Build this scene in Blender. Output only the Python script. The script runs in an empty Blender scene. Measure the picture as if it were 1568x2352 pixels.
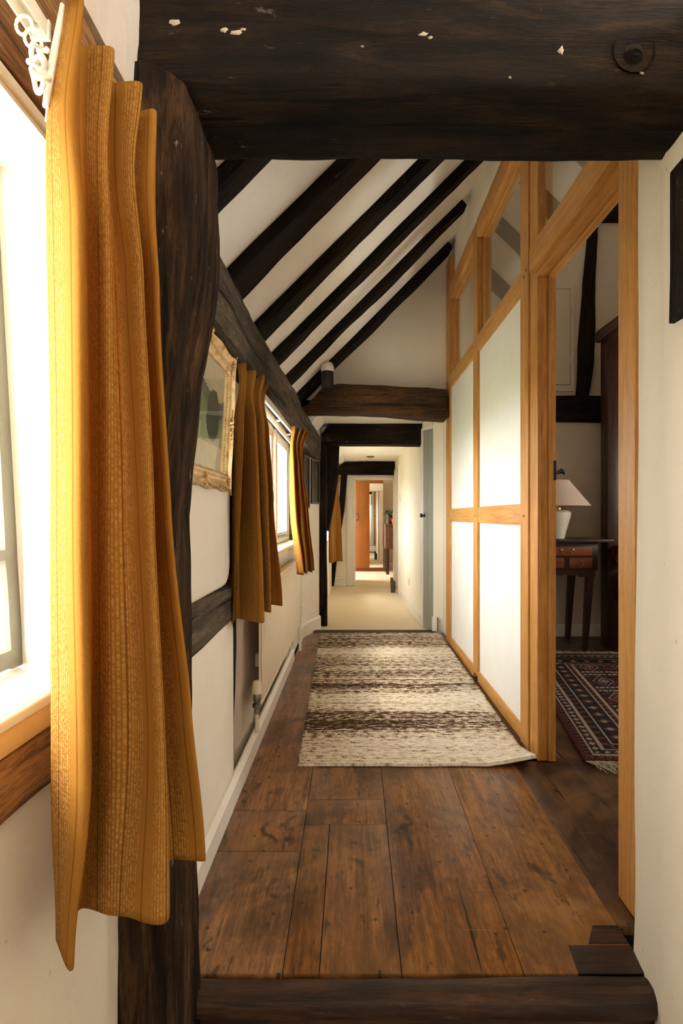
import bpy, bmesh, math, random
from mathutils import Vector, Matrix, noise

# ------------------------------------------------------------------ camera, sky, exposure
SC = bpy.context.scene
COL = SC.collection
random.seed(7)
F_PX, IW, IH = 1200.0, 1568, 2352
EYE = 1.2                                   # eye height above the raised oak floor (z = 0)
cam_d = bpy.data.cameras.new('camera')
cam_d.sensor_fit = 'VERTICAL'
cam_d.sensor_height = 36.0
cam_d.lens = F_PX / IH * 36.0
cam_d.shift_x = -26.0 / IH
cam_d.shift_y = 9.0 / IH
cam_d.clip_start = 0.02
cam_d.clip_end = 200
cam = bpy.data.objects.new('camera', cam_d)
cam.location = (0, 0, EYE)
cam.rotation_euler = (math.pi / 2, 0, 0)
COL.objects.link(cam)
SC.camera = cam

W = bpy.data.worlds.new('overcast_sky')
SC.world = W
W.use_nodes = True
bg = W.node_tree.nodes['Background']
bg.inputs['Color'].default_value = (1.0, 0.985, 0.955, 1)
bg.inputs['Strength'].default_value = 15.0

sun_d = bpy.data.lights.new('sun', 'SUN')
sun_d.energy = 2.0
sun_d.angle = math.radians(12)
sun_d.color = (1.0, 0.88, 0.70)
sun = bpy.data.objects.new('sun', sun_d)
sun.rotation_euler = Vector((0.62, 0.30, -0.95)).to_track_quat('-Z', 'Y').to_euler()
sun.location = (-4, -2, 6)
COL.objects.link(sun)


def portal(name, loc, direction, sx, sy):
    d = bpy.data.lights.new(name, 'AREA')
    d.shape = 'RECTANGLE'
    d.size, d.size_y = sx, sy
    d.cycles.is_portal = True
    o = bpy.data.objects.new(name, d)
    o.location = loc
    o.rotation_euler = Vector(direction).to_track_quat('-Z', 'Z').to_euler()
    COL.objects.link(o)


portal('sky_portal', (-0.78, 0.50, 1.37), (1, 0, 0), 0.85, 0.95)
portal('sky_portal', (-0.78, 3.62, 1.41), (1, 0, 0), 1.9, 0.9)
portal('sky_portal', (-0.78, 7.25, 1.25), (1, 0, 0), 0.85, 0.85)
portal('sky_portal', (-1.78, 10.3, 1.35), (1, 0, 0), 1.5, 1.2)
portal('sky_portal', (4.42, 3.2, 1.7), (-1, 0, 0), 0.9, 0.9)
portal('sky_portal', (0.325, -3.12, 1.4), (0, 1, 0), 0.65, 0.6)

SC.view_settings.view_transform = 'Standard'
SC.view_settings.look = 'None'
SC.view_settings.gamma = 1.0
SC.view_settings.use_curve_mapping = False
SC.view_settings.exposure = 0.76
SC.cycles.use_denoising = True
SC.cycles.max_bounces = 12
SC.cycles.diffuse_bounces = 8
SC.cycles.transparent_max_bounces = 12
SC.cycles.sample_clamp_indirect = 8.0


# ------------------------------------------------------------------ material helpers
def S(r, g, b):
    def f(c):
        c /= 255.0
        return c / 12.92 if c <= 0.04045 else ((c + 0.055) / 1.055) ** 2.4
    return (f(r), f(g), f(b), 1.0)


class NT:
    def __init__(self, name):
        self.m = bpy.data.materials.new(name)
        self.m.use_nodes = True
        self.t = self.m.node_tree
        self.t.nodes.clear()
        self.out = self.t.nodes.new('ShaderNodeOutputMaterial')

    def n(self, typ, ins=None, **attrs):
        nd = self.t.nodes.new(typ)
        for k, v in attrs.items():
            setattr(nd, k, v)
        for k, v in (ins or {}).items():
            if isinstance(v, bpy.types.NodeSocket):
                self.t.links.new(v, nd.inputs[k])
            else:
                nd.inputs[k].default_value = v
        return nd

    def ramp(self, fac, stops):
        nd = self.t.nodes.new('ShaderNodeValToRGB')
        e = nd.color_ramp.elements
        while len(e) > 1:
            e.remove(e[-1])
        for i, (p, c) in enumerate(stops):
            el = e[0] if i == 0 else e.new(p)
            el.position = p
            el.color = c if len(c) == 4 else (*c, 1)
        self.t.links.new(fac, nd.inputs['Fac'])
        return nd.outputs['Color']

    def mix(self, fac, a, b, mode='MIX'):
        nd = self.t.nodes.new('ShaderNodeMix')
        nd.data_type = 'RGBA'
        nd.blend_type = mode
        for sock, v in ((nd.inputs['Factor'], fac), (nd.inputs[6], a), (nd.inputs[7], b)):
            if isinstance(v, bpy.types.NodeSocket):
                self.t.links.new(v, sock)
            else:
                sock.default_value = v
        return nd.outputs[2]

    def math(self, op, a, b=None):
        nd = self.t.nodes.new('ShaderNodeMath')
        nd.operation = op
        for i, v in enumerate((a, b)):
            if v is None:
                continue
            if isinstance(v, bpy.types.NodeSocket):
                self.t.links.new(v, nd.inputs[i])
            else:
                nd.inputs[i].default_value = v
        return nd.outputs[0]

    def coords(self, scale=(1, 1, 1), kind='Object', vary=True):
        tc = self.n('ShaderNodeTexCoord')
        v = tc.outputs[kind]
        if vary:
            oi = self.n('ShaderNodeObjectInfo')
            mul = self.math('MULTIPLY', oi.outputs['Random'], 37.0)
            add = self.n('ShaderNodeVectorMath', {0: v, 1: mul}, operation='ADD')
            v = add.outputs[0]
        mp = self.n('ShaderNodeMapping', {'Vector': v, 'Scale': scale})
        return mp.outputs['Vector']

    def noise(self, vec, scale, detail=4, rough=0.55, dist=0.0, out='Fac'):
        nd = self.n('ShaderNodeTexNoise', {'Vector': vec, 'Scale': scale, 'Detail': detail, 'Roughness': rough, 'Distortion': dist})
        return nd.outputs[out]

    def bump(self, h, strength=0.3, dist=0.01):
        return self.n('ShaderNodeBump', {'Height': h, 'Strength': strength, 'Distance': dist}).outputs['Normal']

    def bsdf(self, color, rough=0.6, normal=None, spec=0.5, metal=0.0, **more):
        ins = {'Base Color': color, 'Roughness': rough, 'Metallic': metal, 'Specular IOR Level': spec}
        if normal is not None:
            ins['Normal'] = normal
        ins.update(more)
        return self.n('ShaderNodeBsdfPrincipled', ins).outputs[0]

    def done(self, shader):
        self.t.links.new(shader, self.out.inputs['Surface'])
        return self.m


def plain(name, color, rough=0.5, metal=0.0, spec=0.5, bump=0.0, bscale=60):
    t = NT(name)
    nrm = None
    v = t.coords()
    n1 = t.noise(v, bscale, 3)
    c = t.mix(t.math('MULTIPLY', t.noise(v, 7.0, 4), 0.35), color, tuple(x * 0.75 for x in color[:3]) + (1,))
    if bump:
        nrm = t.bump(n1, bump, 0.004)
    return t.done(t.bsdf(c, rough, nrm, spec, metal))


def plaster(name, color, bump=0.15, scale=14):
    t = NT(name)
    v = t.coords(vary=False)
    big = t.noise(v, 2.2, 5, 0.6)
    fine = t.noise(v, scale * 4, 4, 0.6)
    med = t.noise(v, scale, 3)
    d = tuple(x * 0.92 for x in color[:3]) + (1,)
    c = t.mix(t.ramp(big, [(0.35, (0, 0, 0)), (0.75, (1, 1, 1))]), color, d)
    speck = t.ramp(t.noise(v, 38, 2, 0.4), [(0.74, (0, 0, 0)), (0.78, (1, 1, 1))])
    c = t.mix(t.math('MULTIPLY', speck, 0.25), c, S(140, 125, 100))
    h = t.math('ADD', t.math('MULTIPLY', med, 1.0), t.math('MULTIPLY', fine, 0.25))
    return t.done(t.bsdf(c, 0.75, t.bump(h, bump, 0.012), 0.3))


def wood(name, axis, cols, stretch=11.0, scale=3.0, rough=0.55, bump=0.4, fleck=0.0, fleck_col=(0.35, 0.31, 0.26, 1), spec=0.4, grain=0.5, knots=0.0, vary_amt=0.0, checks=0.0):
    """Grain runs along axis ('x', 'y' or 'z') of the object's own space."""
    t = NT(name)
    s = [stretch] * 3
    s['xyz'.index(axis)] = 1.0
    v = t.coords(tuple(s))
    v1 = t.coords((1, 1, 1))
    broad = t.noise(v1, 1.7, 4, 0.6, 0.4)
    g = t.noise(v, scale, 7, 0.62, 0.9)
    fine = t.noise(v, scale * 9, 4, 0.6)
    f = t.math('ADD', t.math('MULTIPLY', g, 0.7), t.math('MULTIPLY', broad, 0.3))
    c = t.ramp(f, cols)
    dark = tuple(x * 0.45 for x in cols[0][1][:3]) + (1,)
    lines = t.ramp(fine, [(0.40, (1, 1, 1)), (0.52, (0, 0, 0))])
    c = t.mix(t.math('MULTIPLY', lines, grain), c, dark)
    if vary_amt:
        oi = t.n('ShaderNodeObjectInfo')
        hsv = t.n('ShaderNodeHueSaturation', {'Color': c, 'Value': t.math('ADD', t.math('MULTIPLY', oi.outputs['Random'], vary_amt), 1 - vary_amt / 2)})
        c = hsv.outputs['Color']
    if knots:
        vs = [3.0, 3.0, 3.0]
        vs['xyz'.index(axis)] = 1.6
        vk = t.coords(tuple(vs))
        wob = t.noise(vk, 3.0, 3, 0.5, 0, 'Color')
        vv = t.n('ShaderNodeVectorMath', {0: vk, 1: wob}, operation='ADD').outputs[0]
        vo = t.n('ShaderNodeTexVoronoi', {'Vector': vv, 'Scale': 1.9})
        k = t.ramp(vo.outputs['Distance'], [(0.03, (1, 1, 1)), (0.12, (0, 0, 0))])
        c = t.mix(t.math('MULTIPLY', k, knots), c, dark)
    h = t.math('ADD', t.math('MULTIPLY', g, 1.0), t.math('MULTIPLY', fine, 0.45))
    if checks:
        ss = [22.0] * 3
        ss['xyz'.index(axis)] = 0.55
        vc = t.coords(tuple(ss))
        ck = t.ramp(t.noise(vc, 1.6, 3, 0.5), [(0.33, (1, 1, 1)), (0.37, (0, 0, 0))])
        c = t.mix(t.math('MULTIPLY', ck, checks), c, (0.004, 0.003, 0.002, 1))
        h = t.math('SUBTRACT', h, t.math('MULTIPLY', ck, checks))
    if fleck:
        vf = t.coords(tuple(1.0 + (x - 1) * 0.25 for x in s))
        fl = t.ramp(t.noise(vf, 13, 5, 0.72), [(0.64, (0, 0, 0)), (0.70, (1, 1, 1))])
        lim = t.ramp(t.noise(v1, 2.4, 2), [(0.42, (0, 0, 0)), (0.62, (1, 1, 1))])
        c = t.mix(t.math('MULTIPLY', t.math('MULTIPLY', fl, lim), fleck), c, fleck_col)
    r = t.math('ADD', t.math('MULTIPLY', g, 0.25), rough - 0.12)
    return t.done(t.bsdf(c, r, t.bump(h, bump, 0.01), spec))


DK = [(0.36, S(13, 9, 7)), (0.49, S(27, 19, 13)), (0.60, S(44, 31, 20)), (0.76, S(70, 49, 31))]
GR = [(0.36, S(44, 36, 28)), (0.48, S(80, 68, 56)), (0.58, S(106, 92, 76)), (0.72, S(142, 124, 104))]
BR = [(0.34, S(62, 38, 17)), (0.47, S(122, 82, 42)), (0.58, S(164, 118, 66)), (0.74, S(196, 152, 96))]
OK_ = [(0.32, S(158, 101, 44)), (0.46, S(189, 132, 65)), (0.58, S(204, 150, 82)), (0.76, S(222, 174, 110))]
FL = [(0.32, S(50, 30, 18)), (0.45, S(92, 58, 33)), (0.56, S(120, 78, 44)), (0.72, S(154, 106, 62))]
FD = [(0.34, S(26, 17, 12)), (0.47, S(52, 33, 22)), (0.58, S(76, 50, 32)), (0.74, S(104, 72, 48))]
M = {}
for ax in 'xyz':
    M['dark_' + ax] = wood('dark oak timber', ax, DK, 9, 3.4, 0.78, 0.8, fleck=0.45, checks=0.8, spec=0.12)
    M['oak_' + ax] = wood('new golden oak', ax, OK_, 16, 3.0, 0.5, 0.10, grain=0.22, spec=0.35)
    M['furn_' + ax] = wood('dark polished furniture wood', ax, [(0.3, S(30, 17, 10)), (0.55, S(58, 32, 17)), (0.8, S(84, 48, 24))], 9, 4, 0.35, 0.08, grain=0.3)
M['brown_beam_x'] = wood('brown oak crossbeam timber', 'x', [(0.34, S(28, 19, 12)), (0.48, S(56, 37, 21)), (0.60, S(84, 57, 31)), (0.76, S(112, 78, 44))], 7, 2.6, 0.75, 0.8, fleck=0.3, checks=0.5, spec=0.2, knots=0.8)
M['grey_y'] = wood('weathered grey brown timber', 'y', GR, 10, 3.2, 0.8, 0.8, fleck=0.2, checks=0.9, spec=0.2)
M['grey_x'] = wood('weathered grey threshold wood', 'x', GR, 10, 2.6, 0.75, 0.4)
M['post_z'] = wood('old flecked post timber', 'z', [(0.36, S(19, 12, 7)), (0.48, S(46, 30, 18)), (0.58, S(76, 53, 33)), (0.72, S(122, 92, 62))], 8, 3.0, 0.85, 1.0, fleck=0.8, fleck_col=S(176, 160, 136), checks=0.9, spec=0.12)
M['brown_y'] = wood('sunlit brown timber', 'y', BR, 10, 2.4, 0.7, 0.6, checks=0.6)
def mat_floor(name, lo, mid, hi, value=1.0):
    """Waxed old oak: fine flecked grain along y, blotchy stains that cross the boards, knots, nail heads, pale scratches."""
    t = NT(name)
    v1 = t.coords((1, 1, 1))
    vw = t.n('ShaderNodeNewGeometry').outputs['Position']
    vg = t.coords((14, 1, 14))
    vf = t.coords((60, 4, 60))
    wob = t.noise(vg, 1.6, 5, 0.6, 1.6)
    fine = t.noise(vf, 3.0, 4, 0.65)
    med = t.noise(t.coords((30, 16, 30)), 2.2, 3, 0.6)
    f = t.math('ADD', t.math('ADD', t.math('MULTIPLY', wob, 0.42), t.math('MULTIPLY', fine, 0.38)), t.math('MULTIPLY', med, 0.20))
    c = t.ramp(f, [(0.36, lo), (0.50, mid), (0.64, hi)])
    oi = t.n('ShaderNodeObjectInfo')
    c = t.n('ShaderNodeHueSaturation', {'Color': c, 'Value': t.math('ADD', t.math('MULTIPLY', oi.outputs['Random'], 0.34), 0.84 * value), 'Saturation': t.math('SUBTRACT', 1.08, t.math('MULTIPLY', oi.outputs['Random'], 0.18))}).outputs['Color']
    st = t.ramp(t.noise(vw, 3.3, 6, 0.66, 0.8), [(0.46, (0, 0, 0)), (0.64, (1, 1, 1))])
    c = t.mix(t.math('MULTIPLY', st, 0.72), c, S(36, 22, 13))
    worn = t.ramp(t.noise(vw, 2.1, 4, 0.6, 0.4), [(0.50, (0, 0, 0)), (0.70, (1, 1, 1))])
    c = t.mix(t.math('MULTIPLY', worn, 0.45), c, S(172, 126, 76))
    sp = t.ramp(t.noise(t.coords((5.0, 1.6, 5.0)), 5.0, 4, 0.7), [(0.60, (0, 0, 0)), (0.68, (1, 1, 1))])
    c = t.mix(t.math('MULTIPLY', sp, 0.7), c, S(30, 18, 11))
    crk = t.ramp(t.noise(t.coords((26, 0.5, 26)), 1.4, 2, 0.4), [(0.275, (1, 1, 1)), (0.295, (0, 0, 0))])
    c = t.mix(t.math('MULTIPLY', crk, 0.9), c, (0.004, 0.003, 0.002, 1))
    wob2 = t.noise(v1, 6.0, 3, 0.5, 0, 'Color')
    vk = t.n('ShaderNodeVectorMath', {0: t.coords((3.2, 1.5, 3.2)), 1: wob2}, operation='ADD').outputs[0]
    kd = t.n('ShaderNodeTexVoronoi', {'Vector': vk, 'Scale': 1.3}, voronoi_dimensions='2D').outputs['Distance']
    kn = t.ramp(kd, [(0.02, (1, 1, 1)), (0.11, (0, 0, 0))])
    c = t.mix(t.math('MULTIPLY', kn, 0.8), c, S(20, 12, 8))
    nd = t.n('ShaderNodeTexVoronoi', {'Vector': vw, 'Scale': 6.0}, voronoi_dimensions='2D').outputs['Distance']
    nl = t.ramp(nd, [(0.030, (1, 1, 1)), (0.042, (0, 0, 0))])
    c = t.mix(t.math('MULTIPLY', nl, 0.75), c, (0.004, 0.003, 0.003, 1))
    rot = t.n('ShaderNodeMapping', {'Vector': vw, 'Scale': (2.0, 55.0, 1.0), 'Rotation': (0, 0, 0.5)}).outputs['Vector']
    sc = t.ramp(t.noise(rot, 1.0, 2, 0.4), [(0.75, (0, 0, 0)), (0.77, (1, 1, 1))])
    c = t.mix(t.math('MULTIPLY', sc, 0.35), c, S(170, 130, 92))
    rot2 = t.n('ShaderNodeMapping', {'Vector': vw, 'Scale': (1.2, 75.0, 1.0), 'Rotation': (0, 0, -0.22)}).outputs['Vector']
    sc2 = t.ramp(t.noise(rot2, 1.0, 2, 0.4), [(0.73, (0, 0, 0)), (0.745, (1, 1, 1))])
    c = t.mix(t.math('MULTIPLY', sc2, 0.55), c, S(30, 18, 11))
    h = t.math('ADD', t.math('MULTIPLY', fine, 0.5), t.math('MULTIPLY', wob, 0.8))
    h = t.math('SUBTRACT', h, t.math('ADD', t.math('MULTIPLY', kn, 0.3), t.math('MULTIPLY', crk, 1.0)))
    r = t.math('ADD', t.math('MULTIPLY', med, 0.30), 0.24)
    return t.done(t.bsdf(c, r, t.bump(h, 0.22, 0.006), 0.5))


M['floor_y'] = mat_floor('worn oak floorboard', S(78, 51, 28), S(126, 85, 48), S(168, 119, 71))
M['floor_x'] = wood('worn oak step board', 'x', FD, 9, 2.2, 0.45, 0.25, grain=0.5, knots=0.6, fleck=0.2, checks=0.5)
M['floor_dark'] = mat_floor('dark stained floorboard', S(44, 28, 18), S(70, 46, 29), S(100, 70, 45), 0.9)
M['wardrobe'] = wood('orange brown veneer', 'z', [(0.3, S(112, 60, 6)), (0.6, S(134, 76, 12)), (0.85, S(150, 90, 22))], 14, 1.4, 0.4, 0.03, grain=0.12)
M['bureau'] = wood('mid brown bureau wood', 'x', [(0.3, S(66, 42, 24)), (0.6, S(96, 64, 38)), (0.85, S(120, 84, 52))], 9, 3, 0.4, 0.05, grain=0.3)
M['drawer'] = wood('red brown drawer front', 'x', [(0.3, S(84, 40, 18)), (0.55, S(124, 62, 28)), (0.8, S(150, 82, 40))], 6, 4, 0.32, 0.05, grain=0.2)
M['plaster'] = plaster('cream wall plaster', S(240, 232, 216))
M['plaster_rough'] = plaster('old rough plaster', S(228, 218, 198), 0.18, 9)
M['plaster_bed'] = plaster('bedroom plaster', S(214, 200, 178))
M['plaster_pinkish'] = plaster('darker pinkish plaster', S(190, 176, 160), 0.5, 12)  # darker, pinker plaster than the other walls
M['splash'] = plain('dirty lime splash', S(172, 158, 138), 0.9, bump=0.5, bscale=120)
M['ceil'] = plaster('ceiling plaster', S(247, 243, 233), 0.15, 10)
M['recess'] = plaster('grey plaster recess', S(196, 182, 168), 0.15)
M['panel'] = plain('smooth white panel', S(238, 236, 230), 0.55, spec=0.3)
M['white'] = plain('white gloss paint', S(236, 231, 220), 0.35, bump=0.05)
M['cream'] = plain('cream radiator enamel', S(232, 218, 194), 0.4)
M['greydoor'] = plain('grey green door paint', S(150, 152, 140), 0.5)
M['black'] = plain('black iron', S(26, 24, 22), 0.5, bump=0.2)
M['darkgap'] = plain('dark underfloor', S(14, 10, 8), 0.95)
M['brass'] = plain('aged brass', S(196, 160, 96), 0.32, metal=1.0)
M['steel'] = plain('dull steel', S(150, 146, 138), 0.35, metal=1.0)
M['casement'] = plain('flaking grey iron paint', S(112, 108, 92), 0.7, bump=0.6, bscale=45)
M['shade'] = None
M['red'] = plain('red enamel', S(190, 44, 26), 0.4)
M['leaf'] = plain('dark green leaf', S(44, 62, 30), 0.5)
M['terracotta'] = plain('dark clay pot', S(48, 36, 30), 0.6)
M['ceramic'] = plain('cream glazed ceramic', S(226, 214, 192), 0.22)
M['tape'] = plain('white heading tape', S(232, 226, 212), 0.8, bump=0.4, bscale=160)
M['ceramicfig'] = plain('mottled grey stone', S(70, 66, 62), 0.6, bump=0.5)
M['hem'] = plain('white rug fringe wool', S(206, 196, 178), 0.9)
M['bounce_ground'] = plain('pale light-bounce ground', S(196, 192, 176), 0.9)  # tone made pale so the ground throws light upwards
M['hedge'] = plain('garden hedge leaf', S(140, 156, 110), 0.7)


def mat_shade():
    t = NT('pale pink lampshade fabric')
    v = t.coords()
    d = t.n('ShaderNodeBsdfDiffuse', {'Color': S(236, 214, 194)}).outputs[0]
    tr = t.n('ShaderNodeBsdfTranslucent', {'Color': S(236, 206, 178)}).outputs[0]
    return t.done(t.n('ShaderNodeMixShader', {0: 0.35, 1: d, 2: tr}).outputs[0])


M['shade'] = mat_shade()


def mat_glass(name, tint=(0.97, 0.98, 0.97, 1), refl=1.0):
    t = NT(name)
    lw = t.n('ShaderNodeLayerWeight', {'Blend': 0.5})
    f = t.math('ADD', t.math('MULTIPLY', t.math('POWER', lw.outputs['Facing'], 5.0), 0.8 * refl), 0.035 * refl)
    tr = t.n('ShaderNodeBsdfTransparent', {'Color': tint}).outputs[0]
    gl = t.n('ShaderNodeBsdfGlossy', {'Color': (1, 1, 1, 1), 'Roughness': 0.01}).outputs[0]
    return t.done(t.n('ShaderNodeMixShader', {0: f, 1: tr, 2: gl}).outputs[0])


M['glass'] = mat_glass('window glass')
M['glass_bar'] = mat_glass('partition glass', (0.86, 0.86, 0.83, 1), 1.3)


def mat_mirror():
    t = NT('silvered mirror')
    return t.done(t.n('ShaderNodeBsdfGlossy', {'Color': (0.86, 0.86, 0.84, 1), 'Roughness': 0.01}).outputs[0])


M['mirror'] = mat_mirror()


def mat_gilt():
    t = NT('antique gilt')
    v = t.coords((1, 1, 1))
    n1 = t.noise(v, 24, 5, 0.6)
    c = t.ramp(n1, [(0.30, S(158, 120, 70)), (0.46, S(212, 178, 122)), (0.72, S(236, 210, 160))])
    return t.done(t.bsdf(c, 0.42, t.bump(n1, 0.4, 0.004), 0.5, 0.55))


M['gilt'] = mat_gilt()


def mat_curtain(name='mustard woven curtain', bright=1.0):
    """u = metres across the cloth, v = metres down it: plain twill bands, slubby boucle bands, thin dark lines."""
    t = NT(name)
    uv = t.n('ShaderNodeTexCoord').outputs['UV']
    sep = t.n('ShaderNodeSeparateXYZ', {0: uv})
    u, vv = sep.outputs[0], sep.outputs[1]
    per = t.math('FRACT', t.math('MULTIPLY', u, 1 / 0.125))
    band = t.ramp(per, [(0.0, (1, 1, 1)), (0.36, (1, 1, 1)), (0.40, (0.1, 0.1, 0.1)), (0.62, (0, 0, 0)), (0.66, (0.8, 0.8, 0.8)), (0.97, (0.9, 0.9, 0.9)), (1.0, (1, 1, 1))])
    p2 = t.math('FRACT', t.math('MULTIPLY', u, 1 / 0.0417))
    line = t.ramp(p2, [(0.0, (0, 0, 0)), (0.455, (0, 0, 0)), (0.48, (1, 1, 1)), (0.52, (1, 1, 1)), (0.545, (0, 0, 0))])
    cu = t.math('MULTIPLY', u, 1 / 0.0050)
    col_i, col_f = t.math('FLOOR', cu), t.math('FRACT', cu)
    cv = t.n('ShaderNodeCombineXYZ', {0: t.math('MULTIPLY', col_i, 7.31), 1: t.math('MULTIPLY', vv, 150.0)}).outputs[0]
    dashes = t.noise(cv, 1.0, 1, 0.5)
    inside = t.ramp(col_f, [(0.0, (0, 0, 0)), (0.25, (1, 1, 1)), (0.75, (1, 1, 1)), (1.0, (0, 0, 0))])
    cvn = t.n('ShaderNodeCombineXYZ', {0: t.math('MULTIPLY', u, 420.0), 1: t.math('MULTIPLY', vv, 190.0)}).outputs[0]
    slub = t.math('ADD', t.math('MULTIPLY', t.math('MULTIPLY', dashes, inside), 0.75), t.math('MULTIPLY', t.noise(cvn, 1.0, 3, 0.6), 0.32))
    cv2 = t.n('ShaderNodeCombineXYZ', {0: t.math('MULTIPLY', u, 700.0), 1: t.math('MULTIPLY', vv, 700.0)}).outputs[0]
    weave = t.noise(cv2, 1.0, 2, 0.5)
    sl = t.ramp(slub, [(0.42, (0, 0, 0)), (0.64, (1, 1, 1))])
    base = t.mix(weave, S(158, 104, 36), S(186, 134, 58))
    sb = t.math('MULTIPLY', sl, band)
    c = t.mix(t.math('MULTIPLY', sb, 0.45), base, S(224, 184, 116))
    dk = t.math('MULTIPLY', t.ramp(slub, [(0.22, (1, 1, 1)), (0.40, (0, 0, 0))]), band)
    c = t.mix(t.math('MULTIPLY', dk, 0.3), c, S(134, 80, 20))
    c = t.mix(t.math('MULTIPLY', line, 0.6), c, S(104, 60, 18))
    h = t.math('ADD', t.math('MULTIPLY', sb, 0.9), t.math('MULTIPLY', weave, 0.25))
    nrm = t.bump(h, 0.55, 0.004)
    d = t.bsdf(c, 0.9, nrm, 0.1)
    tr = t.n('ShaderNodeBsdfTranslucent', {'Color': t.mix(1.0, c, (1.0, 0.80, 0.56, 1), 'MULTIPLY'), 'Normal': nrm}).outputs[0]
    return t.done(t.n('ShaderNodeMixShader', {0: 0.30, 1: d, 2: tr}).outputs[0])


M['curtain'] = mat_curtain()


def mat_runner():
    """uv: u = metres across, v = metres along: heathered cream and dark brown weft stripes."""
    t = NT('woven striped wool')
    uv = t.n('ShaderNodeTexCoord').outputs['UV']
    sep = t.n('ShaderNodeSeparateXYZ', {0: uv})
    u, v = sep.outputs[0], sep.outputs[1]
    drift = t.math('MULTIPLY', t.math('SUBTRACT', t.noise(t.n('ShaderNodeCombineXYZ', {0: t.math('MULTIPLY', u, 2.0), 1: t.math('MULTIPLY', v, 3.0)}).outputs[0], 1.0, 2), 0.5), 0.06)
    vd = t.math('DIVIDE', t.math('ADD', v, drift), 2.82)
    seq = [(0.0, .80), (0.09, .74), (0.125, .52), (0.15, .30), (0.175, .16), (0.20, .34), (0.225, .28), (0.245, .58), (0.29, .70), (0.315, .80), (0.35, .66),
           (0.37, .44), (0.395, .40), (0.412, .06), (0.43, .42), (0.47, .50), (0.52, .36), (0.56, .48), (0.61, .38), (0.66, .50), (0.70, .62), (0.725, .86), (0.745, .60), (0.765, .82),
           (0.79, .44), (0.83, .26), (0.865, .40), (0.90, .30), (0.95, .50), (1.0, .42)]
    stripe = t.ramp(vd, [(p, ((x - 0.52) * 0.58 + 0.535,) * 3) for p, x in seq])
    far = t.n('ShaderNodeMapRange', {'Value': u, 'From Min': 0.0, 'From Max': 1.1, 'To Min': -0.06, 'To Max': 0.06}).outputs[0]
    dash = t.noise(t.n('ShaderNodeCombineXYZ', {0: t.math('MULTIPLY', u, 24.0), 1: t.math('MULTIPLY', v, 46.0)}).outputs[0], 1.0, 2, 0.5)
    fine = t.noise(t.n('ShaderNodeCombineXYZ', {0: t.math('MULTIPLY', u, 90.0), 1: t.math('MULTIPLY', v, 170.0)}).outputs[0], 1.0, 2, 0.6)
    rows = t.noise(t.n('ShaderNodeCombineXYZ', {0: t.math('MULTIPLY', u, 0.9), 1: t.math('MULTIPLY', v, 62.0)}).outputs[0], 1.0, 2, 0.5)
    stripe = t.math('ADD', stripe, t.math('MULTIPLY', t.math('SUBTRACT', rows, 0.5), 0.75))
    val = t.math('ADD', t.math('ADD', stripe, far), t.math('ADD', t.math('MULTIPLY', t.math('SUBTRACT', dash, 0.5), 1.1), t.math('MULTIPLY', t.math('SUBTRACT', fine, 0.5), 0.8)))
    c = t.ramp(val, [(0.14, S(48, 32, 23)), (0.34, S(92, 68, 53)), (0.44, S(140, 116, 95)), (0.54, S(204, 188, 164)), (0.80, S(234, 224, 204))])
    h = t.math('ADD', dash, t.math('MULTIPLY', t.math('SINE', t.math('MULTIPLY', v, 260.0)), 0.3))
    return t.done(t.bsdf(c, 0.95, t.bump(h, 0.8, 0.012), 0.1))


M['runner'] = mat_runner()


def mat_attr(name, rough=0.9, bump=0.3, scale=200, spec=0.2):
    t = NT(name)
    a = t.n('ShaderNodeVertexColor', layer_name='col')
    v = t.coords()
    n1 = t.noise(v, scale, 3)
    c = t.mix(t.math('MULTIPLY', n1, 0.35), a.outputs['Color'], (0.02, 0.014, 0.01, 1))
    return t.done(t.bsdf(c, rough, t.bump(n1, bump, 0.004), spec))


M['persian'] = mat_attr('knotted wool pile')
M['print'] = mat_attr('printed picture', 0.6, 0.0, 30)


def mat_carpet():
    t = NT('beige carpet pile')
    v = t.coords(vary=False)
    n1 = t.noise(v, 260, 3, 0.6)
    n2 = t.noise(v, 3, 3)
    c = t.mix(t.math('ADD', t.math('MULTIPLY', n1, 0.6), t.math('MULTIPLY', n2, 0.4)), S(220, 200, 170), S(236, 220, 194))
    return t.done(t.bsdf(c, 0.95, t.bump(n1, 0.5, 0.004), 0.1))


M['carpet'] = mat_carpet()


# ------------------------------------------------------------------ object helpers
def link(name, me, mat, parent=None, smooth=None):
    if mat is not None and not me.materials:
        me.materials.append(mat)
    if smooth is not None:
        for p in me.polygons:
            p.use_smooth = True
        if smooth < 179:
            me.set_sharp_from_angle(angle=math.radians(smooth))
    # put the origin at the middle of the underside
    vs = me.vertices
    lo = Vector((min(v.co.x for v in vs), min(v.co.y for v in vs), min(v.co.z for v in vs)))
    hi = Vector((max(v.co.x for v in vs), max(v.co.y for v in vs), max(v.co.z for v in vs)))
    org = Vector(((lo.x + hi.x) / 2, (lo.y + hi.y) / 2, lo.z))
    me.transform(Matrix.Translation(-org))
    o = bpy.data.objects.new(name, me)
    COL.objects.link(o)
    if parent is not None:
        o.parent = parent
        base = Vector(parent['_org']) if '_org' in parent else Vector((0, 0, 0))
        o.location = org - base
    else:
        o.location = org
    o['_org'] = org[:]
    return o


def tag(o, label=None, cat=None, group=None, kind=None):
    if label:
        o['label'] = label
    if cat:
        o['category'] = cat
    if group:
        o['group'] = group
    if kind:
        o['kind'] = kind
    return o


def thing(name, loc, label, cat, group=None, kind=None):
    o = bpy.data.objects.new(name, None)
    o.empty_display_size = 0.1
    o.location = loc
    COL.objects.link(o)
    o['_org'] = tuple(loc)
    return tag(o, label, cat, group, kind)


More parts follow.
